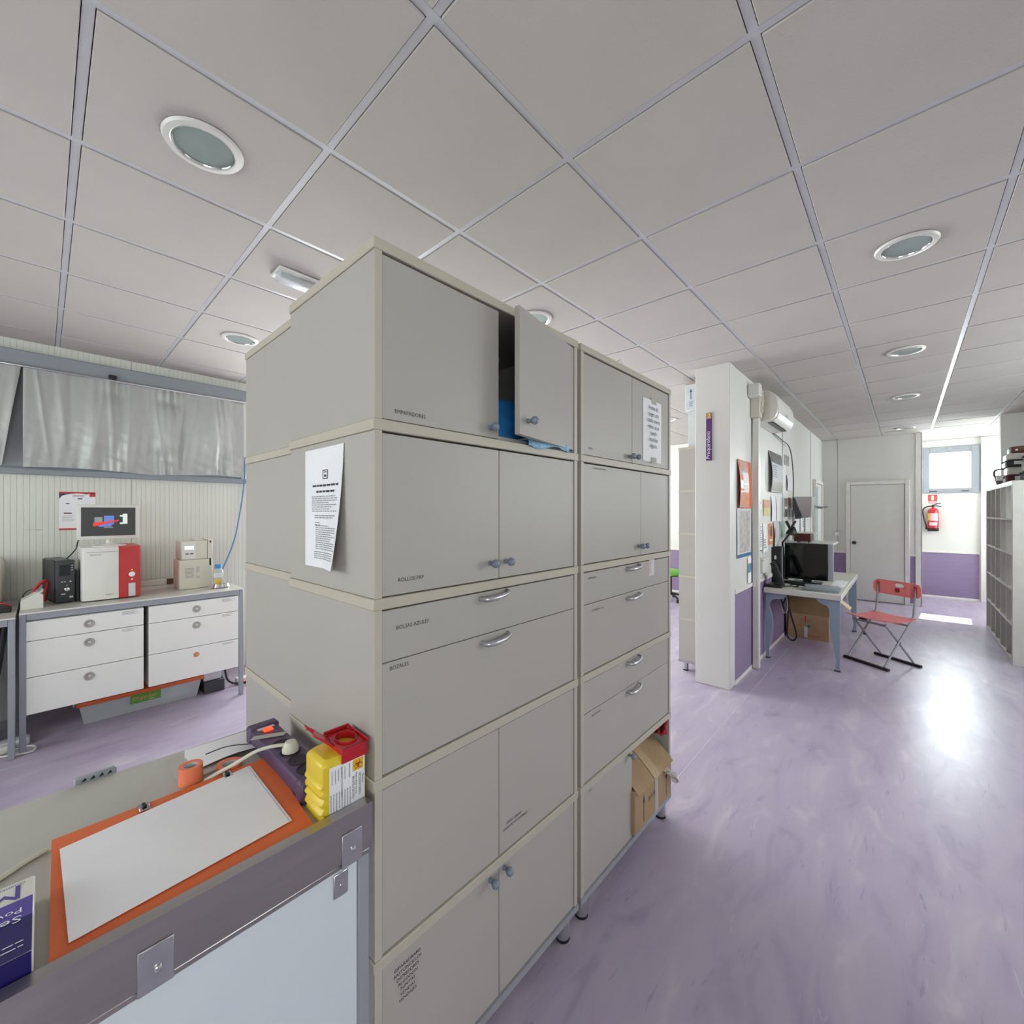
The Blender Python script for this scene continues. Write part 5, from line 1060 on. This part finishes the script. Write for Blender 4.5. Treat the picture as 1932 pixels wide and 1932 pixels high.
for c_, wd, ht, mt, nm in ((0, .10, .29, LEATHER, 'dark brown box file'), (1, .12, .27, GREYMET, 'grey box file'), (2, .20, .16, PAPER2, 'white archive box'), (3, .10, .28, CREAMP, 'cream box file')):
    y, z = cell(c_, 0); bb = thing('box_file', '%s in the %s bottom hole of the cube shelf' % (nm, ords[c_]), 'box', (SX + .2, y + .03 + wd / 2, z)); bx('file_body', mt, bb, SX + .06, XD - .02, y + .03, y + .03 + wd, z + .0005, z + ht, bev=.003); bx('spine_label', PAPER, bb, SX + .058, SX + .0598, y + .03 + wd * .25, y + .03 + wd * .75, z + ht * .5, z + ht * .8)
# things on top of the shelf
t = thing('wire_basket', 'small violet-grey basket with black handle on the cube shelf', 'basket', (.875, 7.75, SZ)); m = MB(); m.lathe((.875, 7.75, SZ + .0005), (0, 0, 1), [(.060, 0), (.085, .12), (.080, .12), (.056, .006), (0, .006)], 24); m.build('bowl', M('violet_grey', '6f5a6c', .4), t)
MB().tube([(.795, 7.75, SZ + .115), (.80, 7.74, SZ + .185), (.875, 7.73, SZ + .20), (.95, 7.74, SZ + .185), (.955, 7.75, SZ + .115)], .008, 8, smooth=4).build('handle', BLACK, t); bx('white_rim', WHITEP, t, .80, .86, 7.655, 7.668, SZ + .06, SZ + .115)
def carrier(x0, x1, y0, y1, z0, h, label, mat):
    t = thing('muzzle_case', label, 'case', ((x0 + x1) / 2, (y0 + y1) / 2, z0)); bx('lower_shell', mat, t, x0, x1, y0, y1, z0 + .0005, z0 + h * .5, bev=.012, seg=2); bx('upper_shell', WHITEP, t, x0 + .006, x1 - .006, y0 + .006, y1 - .006, z0 + h * .5 + .0005, z0 + h, bev=.014, seg=2)
    bx('label_patch', PAPER, t, x0 + .05, x0 + .12, y0 - .001, y0, z0 + h * .15, z0 + h * .4); MB().tube([(x0 - .004, y0 + .04, z0 + h * .45), (x0 - .02, (y0 + y1) / 2, z0 + h * .3), (x0 - .004, y1 - .04, z0 + h * .45)], .006, 6, smooth=4).build('strap', BLACK, t); return t
carrier(.81, 1.11, 6.96, 7.27, SZ, .17, 'maroon and white case in the middle of the cube shelf top', MAROON)
carrier(.80, 1.10, 6.93, 7.24, SZ + .1705, .14, 'black and white case stacked on the maroon case', BLACK)
carrier(.88, 1.13, 6.56, 6.84, SZ, .20, 'dark violet and white case at the near end of the cube shelf top', VIOLET)
carrier(.90, 1.13, 6.58, 6.84, SZ + .2005, .13, 'grey and white case stacked at the near end of the cube shelf', GREYMET)
LZ = SZ + .3105
t = thing('leather_muzzle', 'brown leather muzzle on top of the stacked cases', 'muzzle', (.98, 7.1, LZ)); lumpy(MB(), .83, 1.11, 6.95, 7.22, LZ + .0005, LZ + .075, .004).build('leather_body', LEATHER, t); MB().lathe((.87, 6.955, LZ + .035), (0, -1, 0), [(.012, 0), (.010, .008), (0, .009)], 12).build('rivet', CHROME, t)

# ------------------------------------------------------------------ fire extinguisher and sign
t = thing('fire_extinguisher', 'red fire extinguisher with black base hung under the end window', 'extinguisher', (.367, 10.6, 1.175)); EX, EY = .367, YE - .085
MB().lathe((EX, EY, 1.175), (0, 0, 1), [(.068, 0), (.074, .012), (.074, .055), (.072, .056)], 28).build('base_cup', BLACK, t)
MB().lathe((EX, EY, 1.175), (0, 0, 1), [(.0715, .0565), (.0715, .34), (.066, .37), (.048, .395), (.024, .408), (.018, .412), (.018, .43), (0, .43)], 28).build('cylinder', RED, t)
m = MB(); m.sheet(lambda u, v: (EX + .0722 * math.sin(-.75 + 1.5 * u), EY - .0722 * math.cos(-.75 + 1.5 * u), 1.175 + .10 + .06 * v), 10, 2); m.sheet(lambda u, v: (EX + .0722 * math.sin(-.55 + 1.5 * u), EY - .0722 * math.cos(-.55 + 1.5 * u), 1.175 + .185 + .13 * v), 10, 2); lab = m.build('white_label', M('label_pinkwhite', 'd8b8c4', .5, var=.25, scale=60), t)
m = MB(); m.sheet(lambda u, v: (EX + .0722 * math.sin(-1.25 + .65 * u), EY - .0722 * math.cos(-1.25 + .65 * u), 1.175 + .185 + .13 * v), 6, 2); m.build('yellow_label', YELLOWL, t)
MB().lathe((EX, EY, 1.605), (0, 0, 1), [(.016, 0), (.020, .004), (.020, .03), (.010, .04), (0, .04)], 14).build('valve', BLACK, t)
MB().tube([(EX, EY, 1.635), (EX + .045, EY, 1.655), (EX + .095, EY, 1.668)], .008, 6).tube([(EX, EY, 1.622), (EX + .06, EY, 1.618), (EX + .10, EY, 1.607)], .007, 6).build('lever', BLACK, t)
MB().tube([(EX - .01, EY, 1.615), (EX - .07, EY, 1.61), (EX - .125, EY, 1.565), (EX - .13, EY, 1.48), (EX - .115, EY, 1.38), (EX - .09, EY, 1.27), (EX - .088, EY, 1.205)], [.010, .010, .010, .010, .010, .011, .014], 8, smooth=5).build('hose', BLACK, t)
bx('wall_bracket', DARKGREY, t, EX - .02, EX + .02, EY + .0725, YE, 1.50, 1.56)
t = thing('extinguisher_sign', 'red fire extinguisher sign on the wall above the extinguisher', 'sign', (.362, YE - .002, 1.645)); bx('plate', PAPER, t, .295, .429, YE - .003, YE, 1.645, 1.828)
m = MB(); rect(m, (.302, YE - .003, 1.822), '-y', .12, .118); rect(m, (.302, YE - .003, 1.692), '-y', .12, .012); rect(m, (.302, YE - .003, 1.672), '-y', .12, .010); m.build('red_field', M('sign_red', 'd2483c', .45), t)
m = MB(); m.prism([(.345, 1.722), (.345, 1.79), (.352, 1.806), (.372, 1.806), (.379, 1.79), (.379, 1.722)], 'xz', YE - .0048, YE - .0038); m.build('extinguisher_symbol', PAPER, t)

# ------------------------------------------------------------------ green office chair in the next room
t = thing('office_chair', 'lime green office chair glimpsed between cabinet and column', 'chair')
for k in range(5):
    a = 2 * math.pi * k / 5 + .4; e = (.27 * math.cos(a), .27 * math.sin(a))
    l = MB().tube([(0, 0, .115), (e[0] * .5, e[1] * .5, .10), (e[0], e[1], .075)], [.022, .018, .014], 8).build('base_arm', BLACK, t, local=True)
    MB().cyl((e[0] - .012, e[1] - .012, .0305), (e[0] + .012, e[1] + .012, .0305), .03, seg=14).build('caster', BLACK, l, local=True)
MB().cyl((0, 0, .10), (0, 0, .42), .025, seg=12).build('gas_lift', BLACK, t, local=True); bx('seat_plate', BLACK, t, -.14, .14, -.12, .12, .42, .445, local=True)
bx('seat', GREEN, t, -.235, .235, -.23, .23, .4455, .51, bev=.025, seg=3, local=True); bx('backrest', MINT, t, -.21, .21, .21, .26, .58, .98, bev=.022, seg=3, local=True); MB().tube([(0, .12, .43), (0, .27, .45), (0, .285, .62)], .018, 8, smooth=4).build('back_bracket', BLACK, t, local=True)
place(t, (-2.98, 7.30, 0), math.radians(150))
